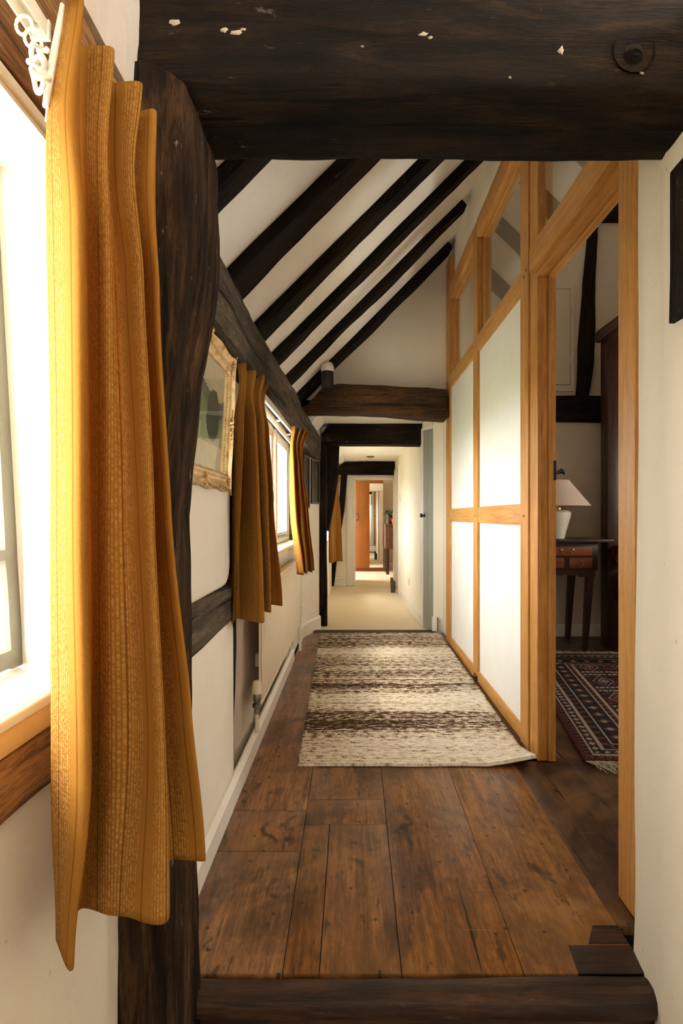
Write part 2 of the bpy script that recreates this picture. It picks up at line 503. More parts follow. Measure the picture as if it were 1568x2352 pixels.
def mesh(name, verts, faces, mat, parent=None, smooth=None):
    me = bpy.data.meshes.new(name)
    me.from_pydata([tuple(v) for v in verts], [], faces)
    me.validate()
    me.update()
    return link(name, me, mat, parent, smooth)


def bm_obj(name, bm, mat, parent=None, smooth=None):
    bmesh.ops.recalc_face_normals(bm, faces=bm.faces[:])
    me = bpy.data.meshes.new(name)
    bm.to_mesh(me)
    bm.free()
    return link(name, me, mat, parent, smooth)


def add_box(bm, x0, x1, y0, y1, z0, z1, bevel=0.0, seg=2):
    vs = [bm.verts.new((x, y, z)) for x in (x0, x1) for y in (y0, y1) for z in (z0, z1)]
    fs = [(0, 1, 3, 2), (4, 6, 7, 5), (0, 4, 5, 1), (2, 3, 7, 6), (0, 2, 6, 4), (1, 5, 7, 3)]
    nf = [bm.faces.new([vs[i] for i in f]) for f in fs]
    if bevel > 0:
        es = list({e for f in nf for e in f.edges})
        bmesh.ops.bevel(bm, geom=es, offset=bevel, segments=seg, profile=0.6, affect='EDGES')


def box(name, b, mat, parent=None, bevel=0.003, smooth=35):
    bm = bmesh.new()
    add_box(bm, *b, bevel=bevel)
    return bm_obj(name, bm, mat, parent, smooth if bevel else None)


def boxes(name, bl, mat, parent=None, bevel=0.0):
    bm = bmesh.new()
    for k, b in enumerate(bl):
        e = 0.0003 * k if bevel else 0.0                # joinery pieces never share a face
        add_box(bm, b[0] + e, b[1] - e, b[2] + e, b[3] - e, b[4] + e, b[5] - e, bevel=bevel)
    return bm_obj(name, bm, mat, parent, 35 if bevel else None)


def prism(name, pts, axis, t0, t1, mat, parent=None, bevel=0.0):
    """2-D outline extruded along axis: x -> (y, z), y -> (x, z), z -> (x, y)."""
    bm = bmesh.new()

    def P(t, u, v):
        return {'x': (t, u, v), 'y': (u, t, v), 'z': (u, v, t)}[axis]
    a = [bm.verts.new(P(t0, *p)) for p in pts]
    b = [bm.verts.new(P(t1, *p)) for p in pts]
    bm.faces.new(a)
    bm.faces.new(b[::-1])
    n = len(pts)
    for i in range(n):
        bm.faces.new((a[i], a[(i + 1) % n], b[(i + 1) % n], b[i]))
    if bevel:
        bmesh.ops.bevel(bm, geom=bm.edges[:], offset=bevel, segments=2, profile=0.6, affect='EDGES')
    return bm_obj(name, bm, mat, parent, 35 if bevel else None)


def R(u0, u1, v0, v1):
    return [(u0, v0), (u1, v0), (u1, v1), (u0, v1)]


def loft(name, axis, st, mat, parent=None, rough=0.005, seg=0.06, side=0.03, seed=0, soft=1, xform=None, smooth=45):
    """Rough timber: sections (t, polygon) lofted along an axis, edges eased, skin displaced by stretched noise."""
    rng = random.Random(seed)
    off = Vector((rng.uniform(-50, 50), rng.uniform(-50, 50), rng.uniform(-50, 50)))
    rows = []
    for i in range(len(st) - 1):
        t0, p0 = st[i]
        t1, p1 = st[i + 1]
        n = max(1, int(abs(t1 - t0) / seg))
        for k in range(n + (1 if i == len(st) - 2 else 0)):
            f = k / n
            rows.append((t0 + (t1 - t0) * f, [(a[0] + (b[0] - a[0]) * f, a[1] + (b[1] - a[1]) * f) for a, b in zip(p0, p1)]))
    p0 = st[0][1]
    divs = []
    for j in range(len(p0)):
        L = max(math.dist(s[1][j], s[1][(j + 1) % len(p0)]) for s in st)
        divs.append(max(2, int(L / side)))
    verts, ring_n = [], sum(divs)
    for t, poly in rows:
        ring = []
        for j in range(len(poly)):
            a, b = poly[j], poly[(j + 1) % len(poly)]
            for k in range(divs[j]):
                f = k / divs[j]
                ring.append(Vector((a[0] + (b[0] - a[0]) * f, a[1] + (b[1] - a[1]) * f)))
        for _ in range(soft):
            ring = [ring[i] * 0.5 + (ring[i - 1] + ring[(i + 1) % ring_n]) * 0.25 for i in range(ring_n)]
        cx = sum((p for p in ring), Vector((0, 0))) / ring_n
        for i, p in enumerate(ring):
            tg = ring[(i + 1) % ring_n] - ring[i - 1]
            nr = Vector((tg.y, -tg.x))
            if nr.length > 0:
                nr.normalize()
            if nr.dot(p - cx) < 0:
                nr = -nr
            q = Vector((t * 2.2, p.x * 16, p.y * 16)) + off
            q2 = Vector((t * 1.3, p.x * 3, p.y * 3)) + off
            q3 = Vector((t * 9, p.x * 30, p.y * 30)) + off
            d = noise.noise(q) * rough + noise.noise(q2) * rough * 1.4 + noise.noise(q3) * rough * 0.45
            p = p + nr * d
            v = {'x': (t, p.x, p.y), 'y': (p.x, t, p.y), 'z': (p.x, p.y, t)}[axis]
            verts.append(Vector(v))
    faces = []
    nr_ = len(rows)
    for r in range(nr_ - 1):
        for i in range(ring_n):
            j = (i + 1) % ring_n
            faces.append((r * ring_n + i, r * ring_n + j, (r + 1) * ring_n + j, (r + 1) * ring_n + i))
    for base in (0, (nr_ - 1) * ring_n):
        c = sum((verts[base + i] for i in range(ring_n)), Vector()) / ring_n
        verts.append(c)
        ci = len(verts) - 1
        for i in range(ring_n):
            faces.append((base + i, base + (i + 1) % ring_n, ci))
    if xform is not None:
        verts = [xform @ v for v in verts]
    bm = bmesh.new()
    bv = [bm.verts.new(v) for v in verts]
    for f in faces:
        bm.faces.new([bv[i] for i in f])
    return bm_obj(name, bm, mat, parent, smooth)


def add_lathe(bm, prof, center=(0, 0, 0), n=24):
    """prof: (radius, z) pairs; radius 0 closes to a point."""
    rings = []
    for r, z in prof:
        if r <= 1e-6:
            rings.append([bm.verts.new((center[0], center[1], center[2] + z))])
        else:
            rings.append([bm.verts.new((center[0] + r * math.cos(2 * math.pi * i / n), center[1] + r * math.sin(2 * math.pi * i / n), center[2] + z)) for i in range(n)])
    for a, b in zip(rings, rings[1:]):
        if len(a) == 1 and len(b) == 1:
            continue
        for i in range(n):
            j = (i + 1) % n
            if len(a) == 1:
                bm.faces.new((a[0], b[j], b[i]))
            elif len(b) == 1:
                bm.faces.new((a[i], a[j], b[0]))
            else:
                bm.faces.new((a[i], a[j], b[j], b[i]))


def lathe(name, prof, center, mat, parent=None, n=24, smooth=40, axis='z'):
    bm = bmesh.new()
    add_lathe(bm, prof, (0, 0, 0), n)
    if axis == 'y':
        bmesh.ops.rotate(bm, verts=bm.verts[:], cent=(0, 0, 0), matrix=Matrix.Rotation(math.radians(90), 3, 'X'))
    if axis == 'x':
        bmesh.ops.rotate(bm, verts=bm.verts[:], cent=(0, 0, 0), matrix=Matrix.Rotation(math.radians(90), 3, 'Y'))
    bmesh.ops.translate(bm, verts=bm.verts[:], vec=center)
    return bm_obj(name, bm, mat, parent, smooth)


def add_tube(bm, path, r, n=8):
    path = [Vector(p) for p in path]
    rings = []
    up = Vector((0.13, 0.27, 1)).normalized()
    for i, p in enumerate(path):
        d = (path[min(i + 1, len(path) - 1)] - path[max(i - 1, 0)]).normalized()
        a = d.cross(up)
        if a.length < 1e-3:
            a = d.cross(Vector((1, 0, 0)))
        a.normalize()
        b = d.cross(a).normalized()
        rr = r[i] if isinstance(r, (list, tuple)) else r
        rings.append([bm.verts.new(p + a * rr * math.cos(2 * math.pi * k / n) + b * rr * math.sin(2 * math.pi * k / n)) for k in range(n)])
    for a, b in zip(rings, rings[1:]):
        for k in range(n):
            bm.faces.new((a[k], a[(k + 1) % n], b[(k + 1) % n], b[k]))
    bm.faces.new(rings[0][::-1])
    bm.faces.new(rings[-1])


def tube(name, path, r, mat, parent=None, n=8):
    bm = bmesh.new()
    add_tube(bm, path, r, n)
    return bm_obj(name, bm, mat, parent, 50)


def crom(P, t):
    n = len(P) - 1
    i = min(int(t), n - 1)
    f = t - i
    p0, p1, p2, p3 = (Vector(P[max(i - 1, 0)]), Vector(P[i]), Vector(P[i + 1]), Vector(P[min(i + 2, n)]))
    return 0.5 * (2 * p1 + (p2 - p0) * f + (2 * p0 - 5 * p1 + 4 * p2 - p3) * f * f + (3 * p1 - p0 - 3 * p2 + p3) * f ** 3)


# ------------------------------------------------------------------ floors
floor = thing('floor', (0.4, 3.0, -0.05), 'wide old oak floorboards of the raised passage and the bedroom', None, kind='structure')
box('subfloor', (-0.62, 4.3, 1.36, 5.46, -0.10, -0.032), M['darkgap'], floor, 0)
box('light_block_slab', (-0.76, 4.4, -3.1, 9.1, -0.50, -0.32), M['darkgap'], floor, 0)  # added slabs under the house, keep outside light from leaking in
box('light_block_slab', (-1.8, 2.5, 9.1, 12.2, -0.50, -0.06), M['darkgap'], floor, 0)
rngp = random.Random(11)


def plank(x0a, x1a, y0, x0b, x1b, y1, mat, dz=0.0, gap=0.0011, parent=None):
    """One floorboard: a bevelled slab whose two ends may differ slightly in width and place."""
    bm = bmesh.new()
    z0, z1 = -0.030, dz
    pts = [(x0a + gap, y0 + gap), (x1a - gap, y0 + gap), (x1b - gap, y1 - gap), (x0b + gap, y1 - gap)]
    a = [bm.verts.new((*p, z0)) for p in pts]
    b = [bm.verts.new((*p, z1)) for p in pts]
    bm.faces.new(a[::-1])
    top = bm.faces.new(b)
    for i in range(4):
        bm.faces.new((a[i], a[(i + 1) % 4], b[(i + 1) % 4], b[i]))
    bmesh.ops.bevel(bm, geom=[e for e in top.edges], offset=0.0016, segments=2, profile=0.5, affect='EDGES')
    return bm_obj('plank', bm, mat, parent or floor, 30)


def lane(x_near, x_far, breaks, mat):
    """Boards end to end in one lane, x limits interpolated from near (Y 1.37) to far (Y 5.40)."""
    Y0, Y1 = 1.37, 5.40
    for ya, yb in zip(breaks, breaks[1:]):
        fa, fb = (ya - Y0) / (Y1 - Y0), (yb - Y0) / (Y1 - Y0)
        la = x_near[0] + (x_far[0] - x_near[0]) * fa
        ra = x_near[1] + (x_far[1] - x_near[1]) * fa
        lb = x_near[0] + (x_far[0] - x_near[0]) * fb
        rb = x_near[1] + (x_far[1] - x_near[1]) * fb
        plank(la, ra, ya, lb, rb, yb, mat, rngp.uniform(-0.0022, 0.0012))


lane((-0.500, -0.185), (-0.500, -0.200), [1.37, 1.870, 2.130, 4.30, 5.40], M['floor_y'])
lane((-0.185, -0.088), (-0.200, -0.100), [1.37, 2.035], M['floor_y'])
lane((-0.088, 0.128), (-0.100, 0.150), [1.37, 2.035], M['floor_y'])
lane((-0.185, 0.128), (-0.200, 0.150), [2.035, 2.215, 3.9, 5.40], M['floor_y'])
lane((0.128, 0.448), (0.150, 0.47), [1.37, 3.3, 5.40], M['floor_y'])
lane((0.448, 0.775), (0.47, 0.80), [1.37, 3.6, 5.40], M['floor_y'])
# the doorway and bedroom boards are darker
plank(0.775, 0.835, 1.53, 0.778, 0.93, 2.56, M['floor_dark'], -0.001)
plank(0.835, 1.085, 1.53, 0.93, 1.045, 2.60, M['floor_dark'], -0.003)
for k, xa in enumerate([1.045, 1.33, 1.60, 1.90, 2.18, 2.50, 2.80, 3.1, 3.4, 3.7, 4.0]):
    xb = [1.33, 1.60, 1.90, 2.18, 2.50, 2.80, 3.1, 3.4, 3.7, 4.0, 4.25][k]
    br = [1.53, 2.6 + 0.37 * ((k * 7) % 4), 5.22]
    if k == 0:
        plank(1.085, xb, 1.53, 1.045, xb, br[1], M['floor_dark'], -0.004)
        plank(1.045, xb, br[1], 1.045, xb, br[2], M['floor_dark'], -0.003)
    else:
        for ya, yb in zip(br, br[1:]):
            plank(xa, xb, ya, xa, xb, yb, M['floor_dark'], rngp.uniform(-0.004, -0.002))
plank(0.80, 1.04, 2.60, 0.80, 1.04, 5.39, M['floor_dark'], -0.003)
# two short make-up pieces by the white wall
plank(0.59, 0.775, 1.37, 0.60, 0.775, 1.46, M['floor_x'], 0.0022)
plank(0.66, 0.775, 1.465, 0.70, 0.775, 1.53, M['floor_x'], 0.0024)

step = thing('trim_1', (0.16, 1.33, -0.2), 'dark worn oak nosing board along the edge of the step', None, kind='structure')
loft('step_nosing', 'x', [(-0.435, R(1.285, 1.368, -0.052, 0.004)), (0.1, R(1.282, 1.368, -0.052, 0.003)), (0.76, R(1.286, 1.368, -0.052, 0.003))], M['floor_x'], step, 0.004, 0.05, 0.02, 3)
box('riser', (-0.44, 0.78, 1.315, 1.345, -0.25, -0.054), M['floor_x'], step, 0.003)

lower = box('floor_lower', (-0.62, 1.2, -3.0, 1.36, -0.30, -0.25), M['floor_dark'], None, 0)
tag(lower, 'lower dark floor below the oak step', kind='structure')

carpet = boxes('carpet', [(-0.62, 0.99, 5.44, 9.02, -0.05, -0.004), (-1.72, 2.4, 9.02, 12.2, -0.05, -0.004)], M['carpet'])
tag(carpet, 'beige fitted carpet running down the far passage', None, kind='structure')
th = loft('trim_2', 'x', [(-0.50, R(5.37, 5.47, -0.02, 0.014)), (0.85, R(5.385, 5.485, -0.02, 0.012))], M['grey_x'], None, 0.002, 0.08, 0.03, 5)
tag(th, 'grey worn threshold strip between boards and carpet', kind='structure')

# ------------------------------------------------------------------ walls
WL = thing('wall_left', (-0.65, 3.0, -0.3), 'cream plastered outer wall with the windows on the left', None, kind='structure')
boxes('wall_body', [
    (-0.77, -0.50, -3.1, 1.16, -0.3, 0.80),            # below near window
    (-0.77, -0.50, -3.1, 0.10, 0.80, 1.83),
    (-0.77, -0.50, 0.90, 1.16, 0.80, 1.83),
    (-0.77, -0.50, -3.1, 1.16, 1.84, 2.6),
    (-0.77, -0.56, 1.16, 2.72, -0.3, 2.28),            # passage, recessed plaster
    (-0.77, -0.56, 2.72, 4.50, -0.3, 0.985),
    (-0.77, -0.56, 2.72, 4.50, 1.835, 2.28),
    (-0.77, -0.56, 4.50, 5.9, -0.3, 2.28),
], M['plaster'], WL)
box('radiator_recess', (-0.565, -0.553, 2.36, 4.75, 0.10, 0.80), M['recess'], WL, 0)
# plaster infill panels standing proud between the timbers
def pillow(name, y0, y1, z0, z1, x_face, depth, mat, rad=0.05, cham=0.03):
    """Infill panel with rounded corners and a soft sloping border."""
    bm = bmesh.new()
    outline = []
    for cy, cz, a0 in ((y1 - rad, z1 - rad, 0), (y0 + rad, z1 - rad, 90), (y0 + rad, z0 + rad, 180), (y1 - rad, z0 + rad, 270)):
        for k in range(6):
            a = math.radians(a0 + k * 18)
            outline.append((cy + rad * math.cos(a), cz + rad * math.sin(a)))
    cy, cz = (y0 + y1) / 2, (z0 + z1) / 2
    rings = []
    for s, x in ((0, x_face - depth), (0, x_face - 0.012), (0.35, x_face - 0.003), (1.0, x_face)):
        rg = []
        for y, z in outline:
            iy = y + (-1 if y > cy else 1) * cham * s
            iz = z + (-1 if z > cz else 1) * cham * s
            rg.append(bm.verts.new((x + noise.noise(Vector((y * 5, z * 5, s))) * 0.004, iy, iz)))
        rings.append(rg)
    n = len(outline)
    for a, b in zip(rings, rings[1:]):
        for i in range(n):
            bm.faces.new((a[i], a[(i + 1) % n], b[(i + 1) % n], b[i]))
    bm.faces.new(rings[-1])
    return bm_obj(name, bm, mat, WL, 60)


pillow('infill_panel', 1.18, 2.19, 0.915, 1.90, -0.512, 0.05, M['plaster'], 0.09, 0.02)
pillow('infill_panel', 1.18, 2.275, 0.06, 0.755, -0.512, 0.05, M['plaster'], 0.03, 0.06)
boxes('infill_wall', [(-0.565, -0.515, 4.52, 5.22, 0.0, 2.0)], M['plaster'], WL)
prism('wall_return', [(-0.56, 5.16), (-0.505, 5.16), (-0.365, 5.62), (-0.365, 5.80), (-0.56, 5.80)], 'z', -0.05, 2.1, M['plaster'], WL)
boxes('far_wall_body', [(-0.77, -0.36, 5.80, 9.1, -0.1, 0.85), (-0.77, -0.36, 5.80, 6.85, 0.85, 2.3), (-0.77, -0.36, 7.65, 9.1, 0.85, 2.3), (-0.77, -0.36, 6.85, 7.65, 1.65, 2.3)], M['plaster'], WL)

wr = thing('wall_right', (0.9, 1.0, -0.3), 'white plastered wall end beside the doorway', None, kind='structure')
# profile in plan (x, y): reveal face, soft bevel, recessed face nearer to the lens
loft('wall_end', 'z', [
    (-0.30, [(0.774, 1.445), (0.760, 1.33), (0.738, 1.25), (0.755, 1.10), (0.78, -3.1), (1.05, -3.1), (1.05, 1.50), (0.82, 1.50)]),
    (1.10, [(0.772, 1.42), (0.768, 1.320), (0.748, 1.235), (0.756, 1.10), (0.78, -3.1), (1.05, -3.1), (1.05, 1.50), (0.83, 1.50)]),
    (1.60, [(0.771, 1.415), (0.772, 1.322), (0.757, 1.264), (0.766, 1.15), (0.80, -3.1), (1.05, -3.1), (1.05, 1.50), (0.83, 1.50)]),
    (2.30, [(0.771, 1.41), (0.772, 1.320), (0.758, 1.266), (0.768, 1.15), (0.80, -3.1), (1.05, -3.1), (1.05, 1.50), (0.83, 1.50)])],
    M['plaster_rough'], wr, 0.004, 0.10, 0.05, 8, 0, smooth=50)

wp = loft('wall_post', 'z', [(1.655, R(0.743, 0.85, 1.03, 1.240)), (2.01, R(0.745, 0.85, 1.03, 1.240))], M['dark_z'], None, 0.004, 0.03, 0.008, 41)
tag(wp, 'short dark timber patch exposed in the white wall at the edge', 'timber', kind='thing')

wb = boxes('wall_back', [(-0.77, 0.0, -3.1, -2.95, -0.3, 2.6), (0.65, 1.2, -3.1, -2.95, -0.3, 2.6), (0.0, 0.65, -3.1, -2.95, -0.3, 1.1), (0.0, 0.65, -3.1, -2.95, 1.7, 2.6)], M['plaster'])
tag(wb, 'plaster wall with a window behind the viewer', kind='structure')

# partition-line wall over the beam, gable, return and far passage walls
SL = 2.841                                   # ceiling underside: z = SL + x
prism('wall_over_beam', [(-0.77, 2.42), (4.5, 2.42), (4.5, 5.4), (2.5, 5.4), (-0.77, 2.4)], 'y', 1.16, 1.29, M['plaster']).__setitem__('kind', 'structure')
bpy.data.objects['wall_over_beam'].name = 'wall_front'
tag(bpy.data.objects['wall_front'], 'plaster wall above the great tie beam')
gb = prism('wall_gable', [(-0.77, 2.20), (0.99, 2.20), (0.99, 3.95), (-0.77, 2.25)], 'y', 5.05, 5.20, M['plaster'])
tag(gb, 'white sloping gable wall at the far end of the rafters', kind='structure')
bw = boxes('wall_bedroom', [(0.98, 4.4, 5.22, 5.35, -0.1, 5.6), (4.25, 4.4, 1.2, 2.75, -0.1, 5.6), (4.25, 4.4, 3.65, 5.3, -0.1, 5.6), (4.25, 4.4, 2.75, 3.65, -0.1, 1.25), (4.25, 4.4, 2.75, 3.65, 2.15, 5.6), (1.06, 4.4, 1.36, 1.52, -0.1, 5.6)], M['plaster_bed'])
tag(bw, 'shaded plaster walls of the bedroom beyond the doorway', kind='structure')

WF = thing('wall_right_passage', (0.8, 7.0, -0.1), 'white wall along the right of the far passage', None, kind='structure')
prism('wall_body', [(0.769, 5.64), (0.760, 5.80), (0.722, 8.03), (0.90, 8.03), (0.98, 5.64)], 'z', -0.1, 2.32, M['plaster'], WF)
boxes('wall_lintel', [(0.713, 0.9, 8.025, 8.81, 1.965, 2.32), (0.713, 0.9, 8.81, 9.05, -0.1, 2.32), (0.86, 1.0, 8.0, 9.05, -0.1, 2.3)], M['plaster'], WF)
prism('wall_lintel', [(0.760, 5.63), (0.845, 5.45), (0.98, 5.45), (0.98, 5.64)], 'z', 2.155, 2.32, M['plaster'], WF)
prism('leak_backing', [(0.790, 5.635), (0.866, 5.465), (0.98, 5.465), (0.98, 5.66), (0.80, 5.66)], 'z', -0.1, 2.2, M['plaster'], WF)  # added backing behind the door planks, blocks a light leak
prism('wall_return', [(0.836, 5.432), (0.935, 5.425), (0.935, 5.05), (0.985, 5.05), (0.985, 5.47), (0.836, 5.47)], 'z', -0.02, 2.32, M['plaster'], WF)

fw = boxes('wall_far', [(-0.62, -0.015, 9.0, 9.12, -0.1, 2.3), (0.735, 1.2, 9.0, 9.12, -0.1, 2.3), (-0.02, 0.74, 9.0, 9.12, 1.86, 2.3)], M['plaster'])
tag(fw, 'white wall around the doorway at the end of the passage', kind='structure')
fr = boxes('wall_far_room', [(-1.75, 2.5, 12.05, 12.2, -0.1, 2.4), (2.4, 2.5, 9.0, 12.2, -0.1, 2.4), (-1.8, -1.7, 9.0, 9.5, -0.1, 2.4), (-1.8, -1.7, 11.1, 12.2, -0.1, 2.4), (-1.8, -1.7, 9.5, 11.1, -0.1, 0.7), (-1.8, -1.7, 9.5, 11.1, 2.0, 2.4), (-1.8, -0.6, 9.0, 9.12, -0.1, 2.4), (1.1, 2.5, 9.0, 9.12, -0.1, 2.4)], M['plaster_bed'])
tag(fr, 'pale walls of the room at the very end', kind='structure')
boxes('ceiling_far_room', [(-1.8, 2.5, 9.0, 12.2, 2.3, 2.42)], M['ceil'])
tag(bpy.data.objects['ceiling_far_room'], 'ceiling of the room at the very end', kind='structure')

# ceilings
prism('ceiling', [(-0.80, SL - 0.80), (2.45, SL + 2.45), (4.45, SL + 0.45), (4.45, SL + 0.60), (2.45, SL + 2.60), (-0.80, SL - 0.65)], 'y', 1.17, 5.36, M['ceil'])
tag(bpy.data.objects['ceiling'], 'white sloping plaster ceiling between the rafters', kind='structure')
boxes('ceiling_flat', [(-0.77, 0.99, 5.05, 5.95, 2.215, 2.32), (-0.77, 1.0, 5.95, 9.1, 2.125, 2.32)], M['ceil'])
tag(bpy.data.objects['ceiling_flat'], 'low flat white ceiling of the far passage', kind='structure')
boxes('ceiling_near', [(-0.77, 1.2, -3.1, 1.30, 2.56, 2.66)], M['plaster'])
tag(bpy.data.objects['ceiling_near'], 'low plaster ceiling over the viewer', kind='structure')
# sloping coves at the left of the far passage
prism('ceiling_cove', [(-0.56, 2.24), (-0.30, 2.24), (-0.33, 2.19), (-0.50, 1.98), (-0.56, 1.9)], 'y', 5.06, 5.70, M['ceil'])
tag(bpy.data.objects['ceiling_cove'], 'sloping plaster cove left of the crossbeams', kind='structure')
prism('ceiling_cove', [(-0.40, 2.15), (-0.12, 2.15), (-0.14, 2.115), (-0.24, 2.06), (-0.33, 1.96), (-0.37, 1.85), (-0.40, 1.85)], 'y', 5.95, 9.0, M['ceil'])
tag(bpy.data.objects['ceiling_cove.001'], 'rounded plaster cove along the far passage', kind='structure')

# skirtings
def skirt(name, pts, h, mat, label, th=0.022):
    vs, fs = [], []
    prof = [(0.0, 0.0), (th, 0.0), (th, h - 0.02), (th * 0.35, h), (0.0, h)]
    for (x, y, nx, ny) in pts:
        for d, z in prof:
            vs.append((x + nx * d, y + ny * d, z))
    n = len(prof)
    for i in range(len(pts) - 1):
        for k in range(n):
            fs.append((i * n + k, i * n + (k + 1) % n, (i + 1) * n + (k + 1) % n, (i + 1) * n + k))
    fs.append(tuple(range(n)))
    fs.append(tuple(range((len(pts) - 1) * n, len(pts) * n))[::-1])
    bm = bmesh.new()
    bv = [bm.verts.new(v) for v in vs]
    for f in fs:
        bm.faces.new([bv[i] for i in f])
    return tag(bm_obj(name, bm, mat), label, kind='structure')


skirt('baseboard_left', [(-0.512, 1.34, 1, 0), (-0.512, 4.35, 1, 0)], 0.10, M['white'], 'white baseboard along the left passage wall', 0.026)
skirt('baseboard_return', [(-0.512, 4.9, 1, 0), (-0.503, 5.16, 0.97, -0.25), (-0.362, 5.60, 0.95, -0.3)], 0.14, M['white'], 'white baseboard below the small far pictures')
skirt('baseboard_right', [(0.760, 5.80, -1, 0), (0.722, 8.00, -1, 0)], 0.10, M['white'], 'white baseboard along the right of the far passage')
skirt('baseboard_bedroom', [(1.0, 5.22, 0, -1), (4.25, 5.22, 0, -1)], 0.12, M['white'], 'pale baseboard along the bedroom back wall', 0.02)
skirt('baseboard_far', [(-0.36, 9.0, 0, -1), (-0.11, 9.0, 0, -1)], 0.14, M['white'], 'white baseboard left of the far doorway', 0.018)
skirt('baseboard_far_room', [(-1.7, 12.05, 0, -1), (2.4, 12.05, 0, -1)], 0.12, M['white'], 'baseboard at the back of the end room', 0.018)

# ------------------------------------------------------------------ old timbers
BEAM = [(1.115, 2.122), (1.135, 2.108), (1.195, 2.083), (1.305, 2.083), (1.315, 2.11), (1.315, 2.40), (1.300, 2.42), (1.105, 2.42)]
def beam_sec(dz, dy):
    return [(y + dy, z + dz) for y, z in BEAM]


tb = thing('tie_beam', (0.27, 1.2, 2.08), 'great black tie beam across the top of the opening, flecked with plaster', 'beam', None, 'thing')
loft('timber', 'x', [(-0.50, beam_sec(0.0, 0.0)), (-0.1, beam_sec(0.004, 0.0)), (0.3, beam_sec(-0.004, -0.004)), (0.80, beam_sec(-0.006, 0.004)), (1.04, beam_sec(-0.004, 0.0))], M['dark_x'], tb, 0.009, 0.02, 0.016, 21)
from mathutils.bvhtree import BVHTree
tm = bpy.data.objects['timber']
tv = [v.co + Vector(tm['_org']) for v in tm.data.vertices]
bvh = BVHTree.FromPolygons(tv, [tuple(p.vertices) for p in tm.data.polygons])
rgs = random.Random(4)
for (bx, bz, bw, bh) in ((-0.375, 2.245, 0.016, 0.011), (-0.272, 2.228, 0.009, 0.007), (-0.245, 2.222, 0.016, 0.006), (-0.232, 2.229, 0.008, 0.004), (0.15, 2.225, 0.013, 0.005), (0.165, 2.219, 0.006, 0.003), (0.445, 2.196, 0.009, 0.010), (0.335, 2.135, 0.004, 0.003), (0.62, 2.15, 0.007, 0.004), (0.02, 2.20, 0.004, 0.002)):
    bm = bmesh.new()
    n = 15
    rr = [0.55 + 0.6 * rgs.random() for k in range(n)]

    def on(x, z, lift):
        hit = bvh.ray_cast(Vector((x, 0.8, z)), Vector((0, 1, 0)))[0]
        return bm.verts.new((x, (hit.y if hit else 1.11) - lift, z))
    ring0 = [on(bx + bw * rr[k] * math.cos(2 * math.pi * k / n), bz + bh * rr[k] * math.sin(2 * math.pi * k / n), -0.001) for k in range(n)]
    ring1 = [on(bx + bw * rr[k] * 0.75 * math.cos(2 * math.pi * k / n), bz + bh * rr[k] * 0.75 * math.sin(2 * math.pi * k / n), 0.0016) for k in range(n)]
    mid_v = on(bx, bz, 0.002)
    for k in range(n):
        bm.faces.new((ring0[k], ring0[(k + 1) % n], ring1[(k + 1) % n], ring1[k]))
        bm.faces.new((ring1[k], ring1[(k + 1) % n], mid_v))
    bm_obj('plaster_splash', bm, M['splash'], tb, 180)
lathe('knot', [(0.045, 0.0), (0.040, -0.008), (0.030, -0.013), (0.022, -0.006), (0.014, 0.004), (0.0, 0.008)], (0.60, 1.113, 2.19), M['dark_x'], tb, 18, 60, 'y')

jp = loft('jowl_post', 'z', [
    (-0.25, R(-0.502, -0.385, 1.11, 1.335)),
    (0.10, R(-0.502, -0.392, 1.11, 1.335)),
    (0.80, R(-0.502, -0.404, 1.11, 1.335)),
    (1.20, R(-0.502, -0.415, 1.11, 1.33)),
    (1.55, R(-0.502, -0.385, 1.11, 1.33)),
    (1.75, R(-0.502, -0.350, 1.10, 1.33)),
    (1.90, R(-0.502, -0.340, 1.095, 1.33)),
    (2.06, R(-0.502, -0.340, 1.095, 1.33)),
    (2.115, R(-0.502, -0.352, 1.10, 1.33)),
    (2.14, R(-0.502, -0.385, 1.10, 1.33)),
    (2.155, R(-0.502, -0.42, 1.10, 1.33))], M['post_z'], None, 0.009, 0.022, 0.012, 33)
tag(jp, 'massive dark jowled oak post behind the large yellow curtain', 'post', kind='thing')

plate_near = loft('wall_plate', 'y', [(-2.9, R(-0.58, -0.472, 1.830, 2.085)), (1.10, R(-0.58, -0.472, 1.830, 2.085))], M['brown_y'], None, 0.006, 0.04, 0.02, 4)
tag(plate_near, 'sunlit brown wall plate above the near window', 'timber', kind='thing')
prism('trim_3', [(-0.52, 2.08), (-0.462, 2.08), (-0.450, 2.30), (-0.45, 2.56), (-0.52, 2.56)], 'y', -2.9, 1.12, M['plaster_pinkish'])
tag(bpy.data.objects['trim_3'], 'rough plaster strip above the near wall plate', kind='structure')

plate = loft('wall_plate', 'y', [
    (1.335, R(-0.60, -0.455, 1.840, 2.085)),
    (2.25, R(-0.60, -0.445, 1.850, 2.090)),
    (3.00, R(-0.58, -0.424, 1.825, 2.088)),
    (3.80, R(-0.57, -0.408, 1.815, 2.084)),
    (4.60, R(-0.56, -0.392, 1.805, 2.080)),
    (5.60, R(-0.54, -0.352, 1.800, 2.055)),
    (5.74, R(-0.54, -0.350, 1.800, 2.050))], M['grey_y'], None, 0.010, 0.03, 0.02, 9)
tag(plate, 'long weathered grey wall plate running under the rafter feet', 'timber', kind='thing')

